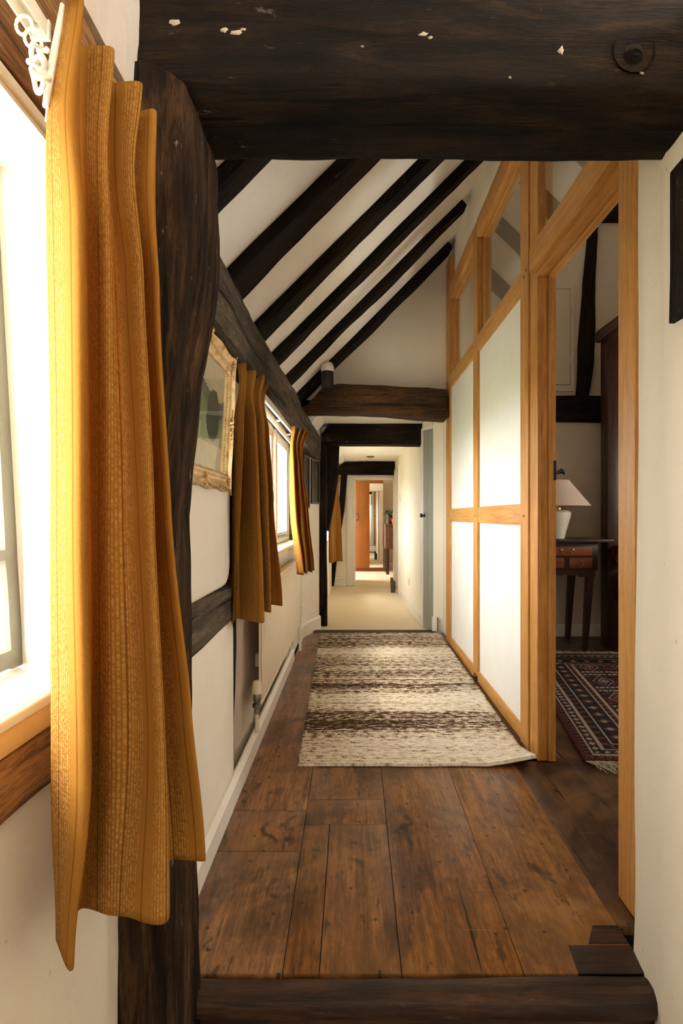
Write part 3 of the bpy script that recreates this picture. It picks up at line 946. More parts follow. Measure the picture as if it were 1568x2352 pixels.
rail = loft('mid_rail', 'y', [(1.335, R(-0.56, -0.508, 0.745, 0.915)), (1.9, R(-0.56, -0.506, 0.75, 0.915)), (2.20, R(-0.56, -0.506, 0.752, 0.90)), (2.28, R(-0.56, -0.51, 0.752, 0.95))], M['grey_y'], None, 0.007, 0.03, 0.02, 12)
tag(rail, 'horizontal grey wall timber below the gilt picture', 'timber', kind='thing')
stud = loft('wall_stud', 'z', [(0.10, R(-0.57, -0.532, 2.27, 2.355)), (0.75, R(-0.57, -0.528, 2.262, 2.365)), (0.96, R(-0.57, -0.52, 2.285, 2.37)), (1.80, R(-0.57, -0.53, 2.20, 2.37))], M['dark_z'], None, 0.006, 0.04, 0.02, 14)
tag(stud, 'upright dark wall stud behind the middle curtain', 'timber', kind='thing')

RAFT = [('near dark rafter mostly hidden above the tie beam', 1.76, 1.875), ('second rafter, the widest one seen whole', 2.288, 2.50),
        ('third rafter between two white ceiling bays', 2.93, 3.11), ('fourth rafter ending at the white strip by the partition', 3.50, 3.65),
        ('fifth thin rafter ending short of the partition', 4.12, 4.26), ('last rafter lying against the gable wall', 4.78, 4.98)]
U = 2.756
for i, (lab, ya, yb) in enumerate(RAFT):
    xe = [0.93, 0.93, 0.93, 0.915, 0.905, 0.915][i]
    L0, L1 = -0.60 * math.sqrt(2), xe * math.sqrt(2)
    mx = Matrix.Translation((0, 0, U)) @ Matrix.Rotation(math.radians(-45), 4, 'Y')
    o = loft('rafter', 'x', [(L0, R(ya, yb, 0.0, 0.075)), (L0 * 0.3 + L1 * 0.2, R(ya + 0.01, yb, 0.006, 0.075)), (L1 * 0.6, R(ya, yb - 0.01, -0.004, 0.075)), (L1, R(ya + 0.01, yb, 0.004, 0.075))],
             M['dark_x'], None, 0.008, 0.05, 0.02, 60 + i)
    # tilt the finished board so that its own x axis (the grain) follows the roof slope
    o.rotation_euler = (0, math.radians(-45), 0)
    c = Vector(o['_org'])
    o.location = mx @ c
    tag(o, lab, 'rafter', 'dark rafters of the sloping ceiling', 'thing')
# bedroom rafters seen high above the door head (same slope continuing)
for k, yy in enumerate((2.4, 3.1, 3.9)):
    o = loft('rafter', 'x', [(1.06 * 1.414, R(yy, yy + 0.14, 0.0, 0.075)), (2.40 * 1.414, R(yy, yy + 0.13, 0.0, 0.075))], M['dark_x'], None, 0.007, 0.08, 0.03, 80 + k)
    c = Vector(o['_org'])
    o.rotation_euler = (0, math.radians(-45), 0)
    o.location = (Matrix.Translation((0, 0, U)) @ Matrix.Rotation(math.radians(-45), 4, 'Y')) @ c
    tag(o, ['dark bedroom rafter nearest the doorway, behind the partition glass', 'middle dark bedroom rafter behind the partition glass', 'farthest dark bedroom rafter behind the partition glass'][k], 'rafter', 'rafters in the bedroom roof', 'thing')

cb = loft('crossbeam', 'x', [
    (-0.50, R(4.86, 5.05, 2.16, 2.20)), (-0.43, R(4.85, 5.05, 2.165, 2.24)), (-0.28, R(4.85, 5.05, 2.165, 2.40)), (-0.14, R(4.85, 5.05, 2.163, 2.425)),
    (0.3, R(4.85, 5.05, 2.15, 2.42)), (0.70, R(4.85, 5.05, 2.115, 2.395)), (0.875, R(4.85, 5.05, 2.11, 2.375))], M['brown_beam_x'], None, 0.010, 0.035, 0.02, 17)
tag(cb, 'brown oak crossbeam under the white gable, reaching the partition', 'beam', kind='thing')
cb2 = loft('crossbeam', 'x', [(-0.345, R(5.74, 5.94, 1.99, 2.10)), (-0.24, R(5.74, 5.94, 1.99, 2.245)), (0.30, R(5.74, 5.94, 1.985, 2.25)), (0.765, R(5.74, 5.94, 1.98, 2.24))], M['dark_x'], None, 0.007, 0.04, 0.02, 18)
tag(cb2, 'black crossbeam behind the brown one, over the carpet edge', 'beam', kind='thing')
cb3 = loft('crossbeam', 'x', [(-0.30, R(8.84, 9.0, 1.905, 1.94)), (-0.25, R(8.84, 9.0, 1.905, 2.02)), (-0.15, R(8.84, 9.0, 1.905, 2.10)), (0.3, R(8.84, 9.0, 1.905, 2.125)), (0.712, R(8.84, 9.0, 1.90, 2.12))], M['dark_x'], None, 0.006, 0.05, 0.02, 19)
tag(cb3, 'dark crossbeam with a rounded end above the far doorway', 'beam', kind='thing')
pp = loft('passage_post', 'z', [(0.0, R(-0.385, -0.278, 5.68, 5.82)), (1.0, R(-0.39, -0.285, 5.68, 5.82)), (1.99, R(-0.38, -0.285, 5.68, 5.82))], M['dark_z'], None, 0.007, 0.04, 0.02, 22)
tag(pp, 'dark post at the start of the carpeted passage', 'post', kind='thing')
kb = loft('knee_brace', 'z', [(1.03, R(-0.32, -0.268, 5.84, 5.92)), (1.30, R(-0.32, -0.215, 5.84, 5.92)), (1.66, R(-0.32, -0.165, 5.84, 5.92)), (1.985, R(-0.32, -0.150, 5.84, 5.92))], M['dark_z'], None, 0.005, 0.04, 0.02, 23)
tag(kb, 'black knee brace tapering down beside the dark passage post', 'brace', kind='thing')
br = loft('slanting_brace', 'z', [(0.0, R(-0.43, -0.325, 8.93, 8.995)), (0.6, R(-0.36, -0.26, 8.93, 8.995)), (1.3, R(-0.25, -0.14, 8.93, 8.995)), (1.90, R(-0.20, -0.095, 8.93, 8.995))], M['dark_z'], None, 0.005, 0.05, 0.02, 24)
tag(br, 'slanting dark brace on the far wall behind the last yellow curtain', 'brace', kind='thing')

# bedroom wall timbers
t1 = loft('bedroom_rail', 'x', [(1.0, R(5.17, 5.23, 2.13, 2.38)), (2.2, R(5.16, 5.23, 2.125, 2.40)), (4.2, R(5.16, 5.23, 2.12, 2.38))], M['dark_x'], None, 0.006, 0.06, 0.03, 25)
tag(t1, 'black horizontal timber across the bedroom back wall above the lamp', 'timber', kind='thing')
t2 = loft('bedroom_stud', 'z', [(2.38, R(2.215, 2.345, 5.17, 5.23)), (2.70, R(2.235, 2.40, 5.17, 5.23)), (3.2, R(2.26, 2.41, 5.17, 5.23)), (4.1, R(2.34, 2.43, 5.17, 5.23))], M['dark_z'], None, 0.008, 0.05, 0.03, 26)
tag(t2, 'black curved stud rising above the bedroom wall timber', 'timber', kind='thing')
t3 = loft('bedroom_collar', 'x', [(2.42, R(5.15, 5.23, 4.12, 4.32)), (3.2, R(5.15, 5.23, 4.12, 4.32))], M['dark_x'], None, 0.006, 0.06, 0.03, 27)
tag(t3, 'black timber high on the bedroom wall under the door head', 'timber', kind='thing')

# ------------------------------------------------------------------ near window
W1 = thing('window_1', (-0.6, 0.2, 0.9), 'near casement window with flaking iron frame and white reveal', None, kind='structure')
# white splayed reveal, soffit and sill
prism('reveal', [(-0.66, 0.915), (-0.58, 0.905), (-0.498, 0.86), (-0.498, 1.00), (-0.66, 1.00)], 'z', 0.80, 1.86, M['white'], W1)
prism('reveal', [(-0.66, 0.13), (-0.498, 0.18), (-0.498, 0.08), (-0.66, 0.08)], 'z', 0.80, 1.86, M['white'], W1)
prism('soffit', [(-0.68, 1.80), (-0.50, 1.800), (-0.50, 1.84), (-0.68, 1.84)], 'y', 0.08, 1.0, M['white'], W1)
boxes('head_moulding', [(-0.505, -0.488, -0.6, 1.05, 1.798, 1.806), (-0.505, -0.492, -0.6, 1.05, 1.806, 1.812), (-0.505, -0.484, -0.6, 1.05, 1.812, 1.828)], M['white'], W1, 0.002)
prism('sill', [(-0.70, 0.955), (-0.545, 0.935), (-0.478, 0.928), (-0.470, 0.922), (-0.470, 0.908), (-0.70, 0.90)], 'y', -0.6, 1.02, M['white'], W1, 0.002)
boxes('apron_board', [(-0.52, -0.476, -0.6, 1.05, 0.868, 0.905)], plain('pale varnished sill wood', S(226, 190, 128), 0.45), W1, 0.006)
# leaning iron casement
def casement_x(z):
    return -0.625 + (1.80 - z) * 0.055


def bar_z(y, w, z0, z1, th=0.022):
    bm = bmesh.new()
    for za, zb in ((z0, z1),):
        n = 24
        rows = []
        for k in range(n + 1):
            z = za + (zb - za) * k / n
            x = casement_x(z)
            wob = noise.noise(Vector((y * 9, z * 12, 2))) * 0.003
            rows.append([bm.verts.new((x + dx, y + dy + wob, z)) for dx, dy in ((-th / 2, -w / 2), (th / 2, -w / 2), (th / 2, w / 2), (-th / 2, w / 2))])
        for a, b in zip(rows, rows[1:]):
            for i in range(4):
                bm.faces.new((a[i], a[(i + 1) % 4], b[(i + 1) % 4], b[i]))
        bm.faces.new(rows[0][::-1])
        bm.faces.new(rows[-1])
    return bm


for y, w in ((0.885, 0.030), (0.52, 0.022), (0.15, 0.030)):
    bm_obj('casement_bar', bar_z(y, w, 0.945, 1.81), M['casement'], W1, 40)
for z, h in ((1.795, 0.026), (1.355, 0.018), (1.135, 0.018), (0.962, 0.030)):
    x = casement_x(z)
    box('casement_rail', (x - 0.012, x + 0.012, 0.14, 0.885, z - h / 2, z + h / 2), M['casement'], W1, 0.003)
prism('pane', [(casement_x(0.95) - 0.002, 0.95), (casement_x(0.95) + 0.002, 0.95), (casement_x(1.8) + 0.002, 1.8), (casement_x(1.8) - 0.002, 1.8)], 'y', 0.15, 0.885, M['glass'], W1)

sr = loft('sill_rail', 'y', [(-2.9, R(-0.56, -0.478, 0.775, 0.872)), (1.11, R(-0.56, -0.478, 0.77, 0.868))], M['brown_y'], None, 0.006, 0.03, 0.02, 31)
tag(sr, 'rough brown timber rail below the near window sill', 'timber', kind='thing')

# ------------------------------------------------------------------ passage window
W2 = thing('window_2', (-0.6, 3.6, 1.0), 'white framed passage window between the two curtains', None, kind='structure')
boxes('outer_frame', [(-0.60, -0.545, 2.76, 2.80, 1.0, 1.82), (-0.60, -0.545, 4.44, 4.49, 1.0, 1.82), (-0.60, -0.545, 2.76, 4.49, 1.78, 1.82), (-0.60, -0.545, 2.76, 4.49, 1.0, 1.035)], M['white'], W2, 0.003)
box('mullion', (-0.60, -0.53, 3.60, 3.68, 1.03, 1.80), M['white'], W2, 0.006)
for ya, yb in ((2.80, 3.60), (3.68, 4.44)):
    s = boxes('sash', [(-0.585, -0.555, ya, ya + 0.035, 1.035, 1.78), (-0.585, -0.555, yb - 0.035, yb, 1.035, 1.78), (-0.585, -0.555, ya, yb, 1.745, 1.78), (-0.585, -0.555, ya, yb, 1.035, 1.075)], M['white'], W2, 0.003)
    box('pane', (-0.571, -0.567, ya + 0.03, yb - 0.03, 1.07, 1.75), M['glass'], s, 0)
boxes('head_casing', [(-0.60, -0.49, 2.68, 4.56, 1.822, 1.84), (-0.50, -0.486, 2.68, 4.56, 1.77, 1.835), (-0.51, -0.47, 2.68, 4.56, 1.838, 1.852)], M['white'], W2, 0.003)
boxes('side_casing', [(-0.57, -0.51, 2.68, 2.76, 0.98, 1.84), (-0.57, -0.51, 4.49, 4.56, 0.98, 1.84)], M['brown_y'], W2, 0.003)
prism('sill', [(-0.60, 1.0), (-0.47, 0.992), (-0.452, 0.984), (-0.452, 0.964), (-0.60, 0.955)], 'y', 2.66, 4.58, plain('cream sill paint', S(232, 214, 178), 0.4), W2, 0.002)
tube('stay', [(-0.548, 3.565, 1.28), (-0.54, 3.565, 1.30), (-0.54, 3.565, 1.40), (-0.548, 3.565, 1.42)], 0.004, M['steel'], W2)
box('stay_bar', (-0.552, -0.54, 3.85, 4.2, 1.045, 1.06), M['steel'], W2, 0.002)

W3 = thing('window_3', (-0.6, 7.1, 0.85), 'hidden window lighting the far passage from the left', None, kind='structure')
boxes('outer_frame', [(-0.60, -0.55, 6.85, 6.90, 0.85, 1.65), (-0.60, -0.55, 7.60, 7.65, 0.85, 1.65), (-0.60, -0.55, 6.85, 7.65, 1.60, 1.65), (-0.60, -0.55, 6.85, 7.65, 0.85, 0.90), (-0.60, -0.55, 7.22, 7.28, 0.85, 1.65)], M['white'], W3)
box('pane', (-0.577, -0.573, 6.88, 7.62, 0.88, 1.63), M['glass'], W3, 0)

# ------------------------------------------------------------------ curtain rails
cr = thing('curtain_rail', (-0.42, 0.1, 1.80), 'white channel curtain rail above the near window', 'rail', 'white curtain rails', 'thing')
boxes('channel', [(-0.423, -0.400, -0.6, 0.685, 1.846, 1.850), (-0.423, -0.420, -0.6, 0.685, 1.828, 1.848), (-0.403, -0.400, -0.6, 0.685, 1.828, 1.848)], M['white'], cr, 0.001)
box('bracket', (-0.47, -0.42, 0.60, 0.625, 1.836, 1.852), M['white'], cr, 0.002)
box('end_stop', (-0.424, -0.398, 0.685, 0.691, 1.826, 1.852), M['white'], cr, 0.002)
cr2 = thing('curtain_rail', (-0.43, 3.5, 1.77), 'white channel curtain rail above the passage window', 'rail', 'white curtain rails', 'thing')
prism('channel', [(-0.474, 2.50), (-0.452, 2.50), (-0.424, 3.95), (-0.446, 3.95)], 'z', 1.800, 1.822, M['white'], cr2, 0.002)
prism('channel_lip', [(-0.452, 2.50), (-0.447, 2.50), (-0.419, 3.95), (-0.424, 3.95)], 'z', 1.786, 1.822, M['white'], cr2, 0.001)
for yy in (2.7, 3.25, 3.8):
    box('bracket', (-0.49, -0.455, yy, yy + 0.025, 1.790, 1.80), M['white'], cr2, 0.002)


# ------------------------------------------------------------------ curtains
def cloth(name, levels, parent, nu=12, dz=0.02, mat=None, wob=0.004, seed=0, hem=0.0, width_scale=1.0):
    """levels: (z list or single z, [(x, y), ...]) from the top down; folds interpolated along and down the cloth."""
    L = [((z if isinstance(z, (list, tuple)) else [z] * len(p)), p) for z, p in levels]
    nc = len(L[0][1])
    cols = (nc - 1) * nu + 1
    rows = []
    for a in range(len(L) - 1):
        n = max(2, int(abs(max(L[a][0]) - min(L[a + 1][0])) / dz))
        for k in range(n + (1 if a == len(L) - 2 else 0)):
            rows.append((a, k / n))
    verts = []
    curves = []
    for zz, p in L:
        pts3 = [(p[i][0], p[i][1], zz[i]) for i in range(nc)]
        curves.append([crom(pts3, c / nu) for c in range(cols)])
    us = [0.0]
    for c in range(1, cols):
        us.append(us[-1] + (curves[-1][c] - curves[-1][c - 1]).length * width_scale)
    for a, f in rows:
        for c in range(cols):
            p = [curves[max(a - 1, 0)][c], curves[a][c], curves[a + 1][c], curves[min(a + 2, len(L) - 1)][c]]
            lin = p[1].lerp(p[2], f)
            # monotone-ish blend in plan, straight in height
            m1 = (p[2] - p[0]) * 0.5 * 0.6
            m2 = (p[3] - p[1]) * 0.5 * 0.6
            h = (2 * f ** 3 - 3 * f ** 2 + 1) * p[1] + (f ** 3 - 2 * f ** 2 + f) * m1 + (-2 * f ** 3 + 3 * f ** 2) * p[2] + (f ** 3 - f ** 2) * m2
            v = Vector((h.x, h.y, lin.z))
            q = Vector((us[c] * 9, v.z * 3.0, seed * 3.1))
            v.x += noise.noise(q) * wob
            v.y += noise.noise(q + Vector((7, 3, 1))) * wob
            verts.append(v)
    faces, uvs = [], []
    nr = len(rows)
    for r in range(nr - 1):
        for c in range(cols - 1):
            faces.append((r * cols + c, r * cols + c + 1, (r + 1) * cols + c + 1, (r + 1) * cols + c))
    me = bpy.data.meshes.new(name)
    me.from_pydata([tuple(v) for v in verts], [], faces)
    uvl = me.uv_layers.new(name='uv')
    for poly in me.polygons:
        for li in poly.loop_indices:
            vi = me.loops[li].vertex_index
            r, c = divmod(vi, cols)
            uvl.data[li].uv = (us[c], verts[vi].z)
    o = link(name, me, mat or M['curtain'], parent, 180)
    s = o.modifiers.new('thickness', 'SOLIDIFY')
    s.thickness = 0.003
    s.offset = 0
    return o


c1 = thing('curtain', (-0.36, 0.82, 0.56), 'large mustard woven curtain with pinched heading beside the near window', 'curtain', None, 'thing')
top = [(-0.376, 0.684), (-0.350, 0.680), (-0.388, 0.742), (-0.344, 0.752), (-0.384, 0.805), (-0.326, 0.806), (-0.372, 0.862), (-0.325, 0.856), (-0.352, 0.912)]
ztop = [1.868, 1.872, 1.870, 1.872, 1.868, 1.866, 1.862, 1.864, 1.860]
pin = [(-0.402, 0.688), (-0.366, 0.684), (-0.388, 0.742), (-0.354, 0.750), (-0.380, 0.805), (-0.336, 0.800), (-0.366, 0.860), (-0.330, 0.858), (-0.350, 0.920)]
sub = [(-0.404, 0.690), (-0.345, 0.662), (-0.392, 0.760), (-0.354, 0.756), (-0.366, 0.812), (-0.322, 0.800), (-0.366, 0.895), (-0.322, 0.866), (-0.350, 0.930)]
mid = [(-0.397, 0.692), (-0.334, 0.652), (-0.400, 0.788), (-0.366, 0.785), (-0.346, 0.808), (-0.308, 0.806), (-0.366, 0.928), (-0.311, 0.884), (-0.348, 0.962)]
low = [(-0.412, 0.715), (-0.342, 0.672), (-0.418, 0.822), (-0.378, 0.815), (-0.342, 0.826), (-0.296, 0.818), (-0.352, 0.942), (-0.288, 0.925), (-0.326, 0.980)]
bot = [(-0.448, 0.790), (-0.396, 0.738), (-0.445, 0.845), (-0.392, 0.838), (-0.362, 0.836), (-0.292, 0.826), (-0.343, 0.962), (-0.276, 0.972), (-0.306, 0.990)]
cloth('cloth', [(ztop, top), (1.735, pin), (1.58, sub), (1.20, mid), (0.85, low), (0.56, bot)], c1, 12, 0.016, seed=1)
# heading tape on the back, gathered cords and hooks at the leading edge
bm = bmesh.new()
pts = []
for k in range(140):
    a = k / 139 * 2 * math.pi * 4.0
    pts.append((-0.404 + 0.0075 * math.cos(a) + 0.003 * math.cos(a * 2.3), 0.672 + 0.007 * math.sin(a * 1.7), 1.800 - 0.045 * k / 139 + 0.009 * math.sin(a)))
add_tube(bm, pts, 0.0032, 7)
add_tube(bm, [(-0.400, 0.674, 1.765), (-0.396, 0.672, 1.745), (-0.392, 0.670, 1.725), (-0.393, 0.669, 1.705)], 0.0012, 5)
bm_obj('gathering_cord', bm, M['tape'], c1, 60)
tube('heading_tape', [(-0.378, 0.6805, 1.866), (-0.382, 0.6805, 1.84), (-0.390, 0.6815, 1.80), (-0.398, 0.683, 1.76), (-0.402, 0.684, 1.735)], [0.003, 0.004, 0.005, 0.005, 0.004], M['tape'], c1, 8)
for k, yy in enumerate((0.655, 0.672)):
    tube('hook', [(-0.400, yy, 1.805)] + [(-0.412 + 0.010 * math.cos(a), yy, 1.815 + 0.012 * math.sin(a)) for a in (0.3, 0.7, 1.1, 1.5, 1.9, 2.3, 2.7, 3.1, 3.5, 3.9, 4.3, 4.8)], 0.0022, M['white'], c1, 6)

c2 = thing('curtain', (-0.44, 2.4, 0.75), 'long mustard curtain between the gilt picture and the passage window', 'curtain', None, 'thing')
cloth('cloth', [
    ([1.826, 1.828, 1.828, 1.832, 1.828, 1.850, 1.828, 1.852], [(-0.472, 2.145), (-0.440, 2.15), (-0.458, 2.25), (-0.424, 2.27), (-0.442, 2.38), (-0.408, 2.40), (-0.432, 2.51), (-0.408, 2.535)]),
    (1.735, [(-0.470, 2.155), (-0.450, 2.16), (-0.458, 2.24), (-0.434, 2.25), (-0.446, 2.34), (-0.418, 2.35), (-0.434, 2.44), (-0.416, 2.46)]),
    (1.62, [(-0.490, 2.17), (-0.446, 2.13), (-0.478, 2.27), (-0.416, 2.23), (-0.460, 2.39), (-0.402, 2.36), (-0.440, 2.52), (-0.402, 2.50)]),
    (1.30, [(-0.512, 2.23), (-0.460, 2.15), (-0.505, 2.33), (-0.396, 2.21), (-0.470, 2.45), (-0.386, 2.37), (-0.440, 2.59), (-0.382, 2.515)]),
    (0.75, [(-0.522, 2.25), (-0.503, 2.19), (-0.505, 2.29), (-0.376, 2.20), (-0.430, 2.46), (-0.382, 2.44), (-0.425, 2.64), (-0.352, 2.61)])], c2, 12, 0.02, seed=2)
c3 = thing('curtain', (-0.33, 3.6, 0.81), 'narrow mustard curtain at the far side of the passage window', 'curtain', None, 'thing')


def at(px, Y):
    return ((px - 810) / F_PX * Y, Y)


cloth('cloth', [
    (1.795, [at(670, 3.50), at(678, 3.46), at(681, 3.58), at(690, 3.52), at(692, 3.64), at(700, 3.58), at(700, 3.70), at(708, 3.66)]),
    (1.685, [at(666, 3.52), at(673, 3.50), at(675, 3.58), at(682, 3.54), at(683, 3.62), at(690, 3.58), at(690, 3.66), at(695, 3.66)]),
    (1.55, [at(664, 3.50), at(674, 3.44), at(676, 3.58), at(685, 3.50), at(686, 3.64), at(693, 3.58), at(692, 3.70), at(697, 3.68)]),
    (1.20, [at(667, 3.50), at(680, 3.42), at(683, 3.60), at(691, 3.48), at(696, 3.66), at(704, 3.58), at(703, 3.74), at(708, 3.70)]),
    (0.81, [at(682, 3.50), at(696, 3.44), at(697, 3.62), at(704, 3.50), at(708, 3.68), at(717, 3.60), at(715, 3.76), at(722, 3.72)])], c3, 10, 0.025, seed=3)
c4 = thing('curtain', (-0.27, 8.0, 0.5), 'small mustard curtain in the far passage beside the black brace', 'curtain', None, 'thing')
cloth('cloth', [
    (1.80, [at(770, 7.9), at(775, 7.86), at(777, 7.98), at(783, 7.98)]),
    (1.66, [at(772, 7.92), at(774, 7.90), at(776, 7.98), at(778, 7.98)]),
    (1.20, [at(758, 7.88), at(766, 7.84), at(771, 8.02), at(782, 8.00)]),
    (0.50, [at(748, 7.9), at(765, 7.80), at(771, 8.05), at(786, 8.02)])], c4, 12, 0.03, seed=4, wob=0.012)

# ------------------------------------------------------------------ oak partition
OP = thing('oak_partition', (0.95, 3.9, 0.0), 'golden oak framed partition with white panels and glazing above', 'partition', None, 'thing')
X0, X1 = 0.895, 0.985
box('main_post', (X0, X1, 2.672, 2.795, 0.0, 3.60), M['oak_z'], OP, 0.003)
box('end_post', (X0 + 0.005, X1, 4.85, 5.045, 0.0, 3.62), M['oak_z'], OP, 0.003)
box('stile', (X0 + 0.004, X1, 3.775, 3.905, 0.04, 3.34), M['oak_z'], OP, 0.003)
for ya, yb in ((2.795, 3.775), (3.905, 4.85)):
    box('bottom_rail', (X0 + 0.006, X1, ya, yb, 0.0, 0.075), M['oak_y'], OP, 0.003)
    box('middle_rail', (X0 + 0.006, X1, ya, yb, 1.150, 1.265), M['oak_y'], OP, 0.003)
    box('transom_rail', (X0 + 0.003, X1, ya, yb, 2.390, 2.505), M['oak_y'], OP, 0.003)
    box('top_rail', (X0 + 0.001, X1, ya, yb, 3.215, 3.345), M['oak_y'], OP, 0.003)
    box('lower_panel', (X0 + 0.022, X0 + 0.040, ya, yb, 0.075, 1.150), M['panel'], OP, 0)
    box('upper_panel', (X0 + 0.022, X0 + 0.040, ya, yb, 1.265, 2.390), M['panel'], OP, 0)
    box('pane', (X0 + 0.055, X0 + 0.060, ya + 0.018, yb - 0.018, 2.520, 3.20), M['glass_bar'], OP, 0)
    boxes('glazing_bead', [(X0 + 0.045, X0 + 0.07, ya, ya + 0.018, 2.505, 3.215), (X0 + 0.045, X0 + 0.07, yb - 0.018, yb, 2.505, 3.215), (X0 + 0.045, X0 + 0.07, ya, yb, 2.505, 2.520), (X0 + 0.045, X0 + 0.07, ya, yb, 3.20, 3.215)], M['oak_y'], OP, 0.002)
bm = bmesh.new()
for (y, z) in ((2.735, 2.45), (2.735, 1.2), (2.70, 2.47), (3.84, 2.44), (3.84, 1.2), (4.95, 2.45), (4.95, 1.2), (3.84, 0.04)):
    for k in range(1):
        vs = [bm.verts.new((X0 - 0.002 if y < 3 else X0 + 0.002, y + 0.008 * math.cos(a * math.pi / 5), z + 0.008 * math.sin(a * math.pi / 5))) for a in range(10)]
        vs2 = [bm.verts.new((X0 + 0.012, v.co.y, v.co.z)) for v in vs]
        bm.faces.new(vs)
        for a in range(10):
            bm.faces.new((vs[a], vs[(a + 1) % 10], vs2[(a + 1) % 10], vs2[a]))
tag(bm_obj('peg', bm, M['floor_y'], OP), kind='stuff')

ws = boxes('wall_upper', [(0.945, 0.985, 1.30, 5.06, 3.345, 3.84)], M['plaster'])
tag(ws, 'narrow white wall strip above the oak partition head', kind='structure')

# doorway in the partition: lining, stop, header, near jamb, overlight
D1 = thing('door_1', (0.93, 2.1, 0.0), 'open oak doorway into the bedroom', None, kind='structure')
box('far_jamb', (0.905, 0.955, 2.56, 2.672, 0.0, 3.6), M['oak_z'], D1, 0.003)
box('door_stop', (0.955, 0.992, 2.552, 2.66, 0.0, 2.375), M['oak_z'], D1, 0.003)
box('overlight_post', (0.955, 0.985, 2.57, 2.66, 2.375, 3.6), M['oak_z'], D1, 0.003)
box('header', (0.868, 0.906, 1.655, 2.575, 2.395, 2.515), M['oak_y'], D1, 0.004)
box('header_lining', (0.906, 0.955, 1.655, 2.575, 2.372, 2.50), M['oak_y'], D1, 0.003)
box('header_stop', (0.955, 0.985, 1.655, 2.575, 2.362, 2.50), M['oak_y'], D1, 0.003)
box('near_jamb', (0.838, 0.935, 1.555, 1.652, 0.0, 3.6), M['oak_z'], D1, 0.004)
box('overlight_pane', (0.925, 0.930, 1.655, 2.575, 2.515, 3.345), M['glass_bar'], D1, 0)
lt = box('latch_plate', (0.980, 0.9925, 2.548, 2.553, 1.375, 1.47), M['black'], D1, 0.001)
bm = bmesh.new()
add_tube(bm, [(0.992, 2.545, 1.41), (1.00, 2.535, 1.413), (1.010, 2.53, 1.418), (1.020, 2.53, 1.412), (1.024, 2.53, 1.400)], [0.006, 0.010, 0.013, 0.010, 0.006], 8)
bm_obj('latch_lever', bm, M['black'], D1, 50)

# ------------------------------------------------------------------ far doors
D2 = thing('door_2', (0.80, 5.3, 0.0), 'grey green plank door in the right wall before the far passage', None, kind='structure')
for k in range(2):
    f0, f1 = 0.02 + k * 0.49, 0.49 + k * 0.49
    pa, pb = Vector((0.752, 5.60)), Vector((0.832, 5.44))
    a, b = pa.lerp(pb, f0), pa.lerp(pb, f1)
    q = Vector((0.025, 0.0125))
    prism('plank', [tuple(a), tuple(b), tuple(b + q), tuple(a + q)], 'z', 0.01, 2.11, M['greydoor'], D2, 0.002)
boxes('frame', [(0.748, 0.85, 5.625, 5.80, 0.0, 2.15)], M['white'], D2, 0.005)
prism('frame_head', [(0.744, 5.62), (0.826, 5.435), (0.86, 5.45), (0.80, 5.62)], 'z', 2.112, 2.16, M['white'], D2, 0.003)
kb_ = lathe('knob', [(0.0, -0.045), (0.018, -0.040), (0.024, -0.028), (0.016, -0.016), (0.008, -0.01), (0.008, 0.0), (0.020, 0.0), (0.020, 0.006)], (0.758, 5.575, 1.205), M['black'], D2, 16, 40, 'x')

D3 = thing('door_3', (0.35, 9.0, 0.0), 'white frame of the doorway at the end of the passage', None, kind='structure')
boxes('architrave', [(-0.105, -0.015, 8.975, 9.004, 0.0, 1.902), (0.70, 0.711, 8.975, 9.004, 0.0, 1.902), (-0.105, 0.711, 8.975, 9.004, 1.84, 1.902)], M['white'], D3, 0.005)
boxes('lining', [(-0.02, 0.035, 8.99, 9.13, 0.0, 1.86), (0.70, 0.74, 8.99, 9.13, 0.0, 1.86), (-0.02, 0.74, 8.99, 9.13, 1.83, 1.87)], M['white'], D3, 0.003)
dl = prism('door_leaf', [(0.012, 9.14), (0.040, 9.14), (0.052, 9.85), (0.024, 9.85)], 'z', 0.005, 1.83, M['white'], D3)
D4 = thing('door_4', (0.76, 8.4, 0.0), 'white doorway in the right wall near the end', None, kind='structure')
boxes('frame', [(0.695, 0.80, 8.02, 8.09, 0.0, 1.98), (0.695, 0.80, 8.76, 8.83, 0.0, 1.98), (0.695, 0.80, 8.02, 8.83, 1.92, 1.98)], M['white'], D4, 0.004)
box('door_leaf', (0.755, 0.79, 8.09, 8.76, 0.005, 1.92), M['white'], D4, 0.003)


# ------------------------------------------------------------------ radiator
RD = thing('radiator', (-0.49, 3.6, 0.1), 'cream ribbed radiator under the passage window', 'radiator', None, 'thing')
ya, yb, za, zb = 2.67, 4.60, 0.232, 0.825
bm = bmesh.new()
nr = 58
cols_ = []
for k in range(nr * 4 + 1):
    y = ya + 0.012 + (yb - ya - 0.024) * k / (nr * 4)
    ph = k % 4
    d = [0.0, 0.009, 0.009, 0.0][ph]
    x = -0.468 + d
    cols_.append([bm.verts.new((x0_, y, z)) for x0_, z in ((-0.470, za + 0.004), (-0.470, za + 0.02), (x, za + 0.035), (x, zb - 0.035), (-0.470, zb - 0.02), (-0.470, zb - 0.002))])
for a, b in zip(cols_, cols_[1:]):
    for i in range(5):
        bm.faces.new((a[i], b[i], b[i + 1], a[i + 1]))
bm_obj('front_panel', bm, M['cream'], RD, 30)
box('body', (-0.482, -0.471, ya, yb, za, zb - 0.01), M['cream'], RD, 0.006)
box('bottom_edge', (-0.475, -0.464, ya, yb, za, za + 0.018), M['cream'], RD, 0.003)
g = box('top_grille', (-0.500, -0.458, ya - 0.005, yb + 0.005, zb - 0.022, zb + 0.012), M['cream'], RD, 0.006)
for k in range(2):
    box('bracket', (-0.55, -0.482, (2.95, 4.25)[k], (3.0, 4.3)[k], 0.35, 0.42), M['white'], RD, 0)
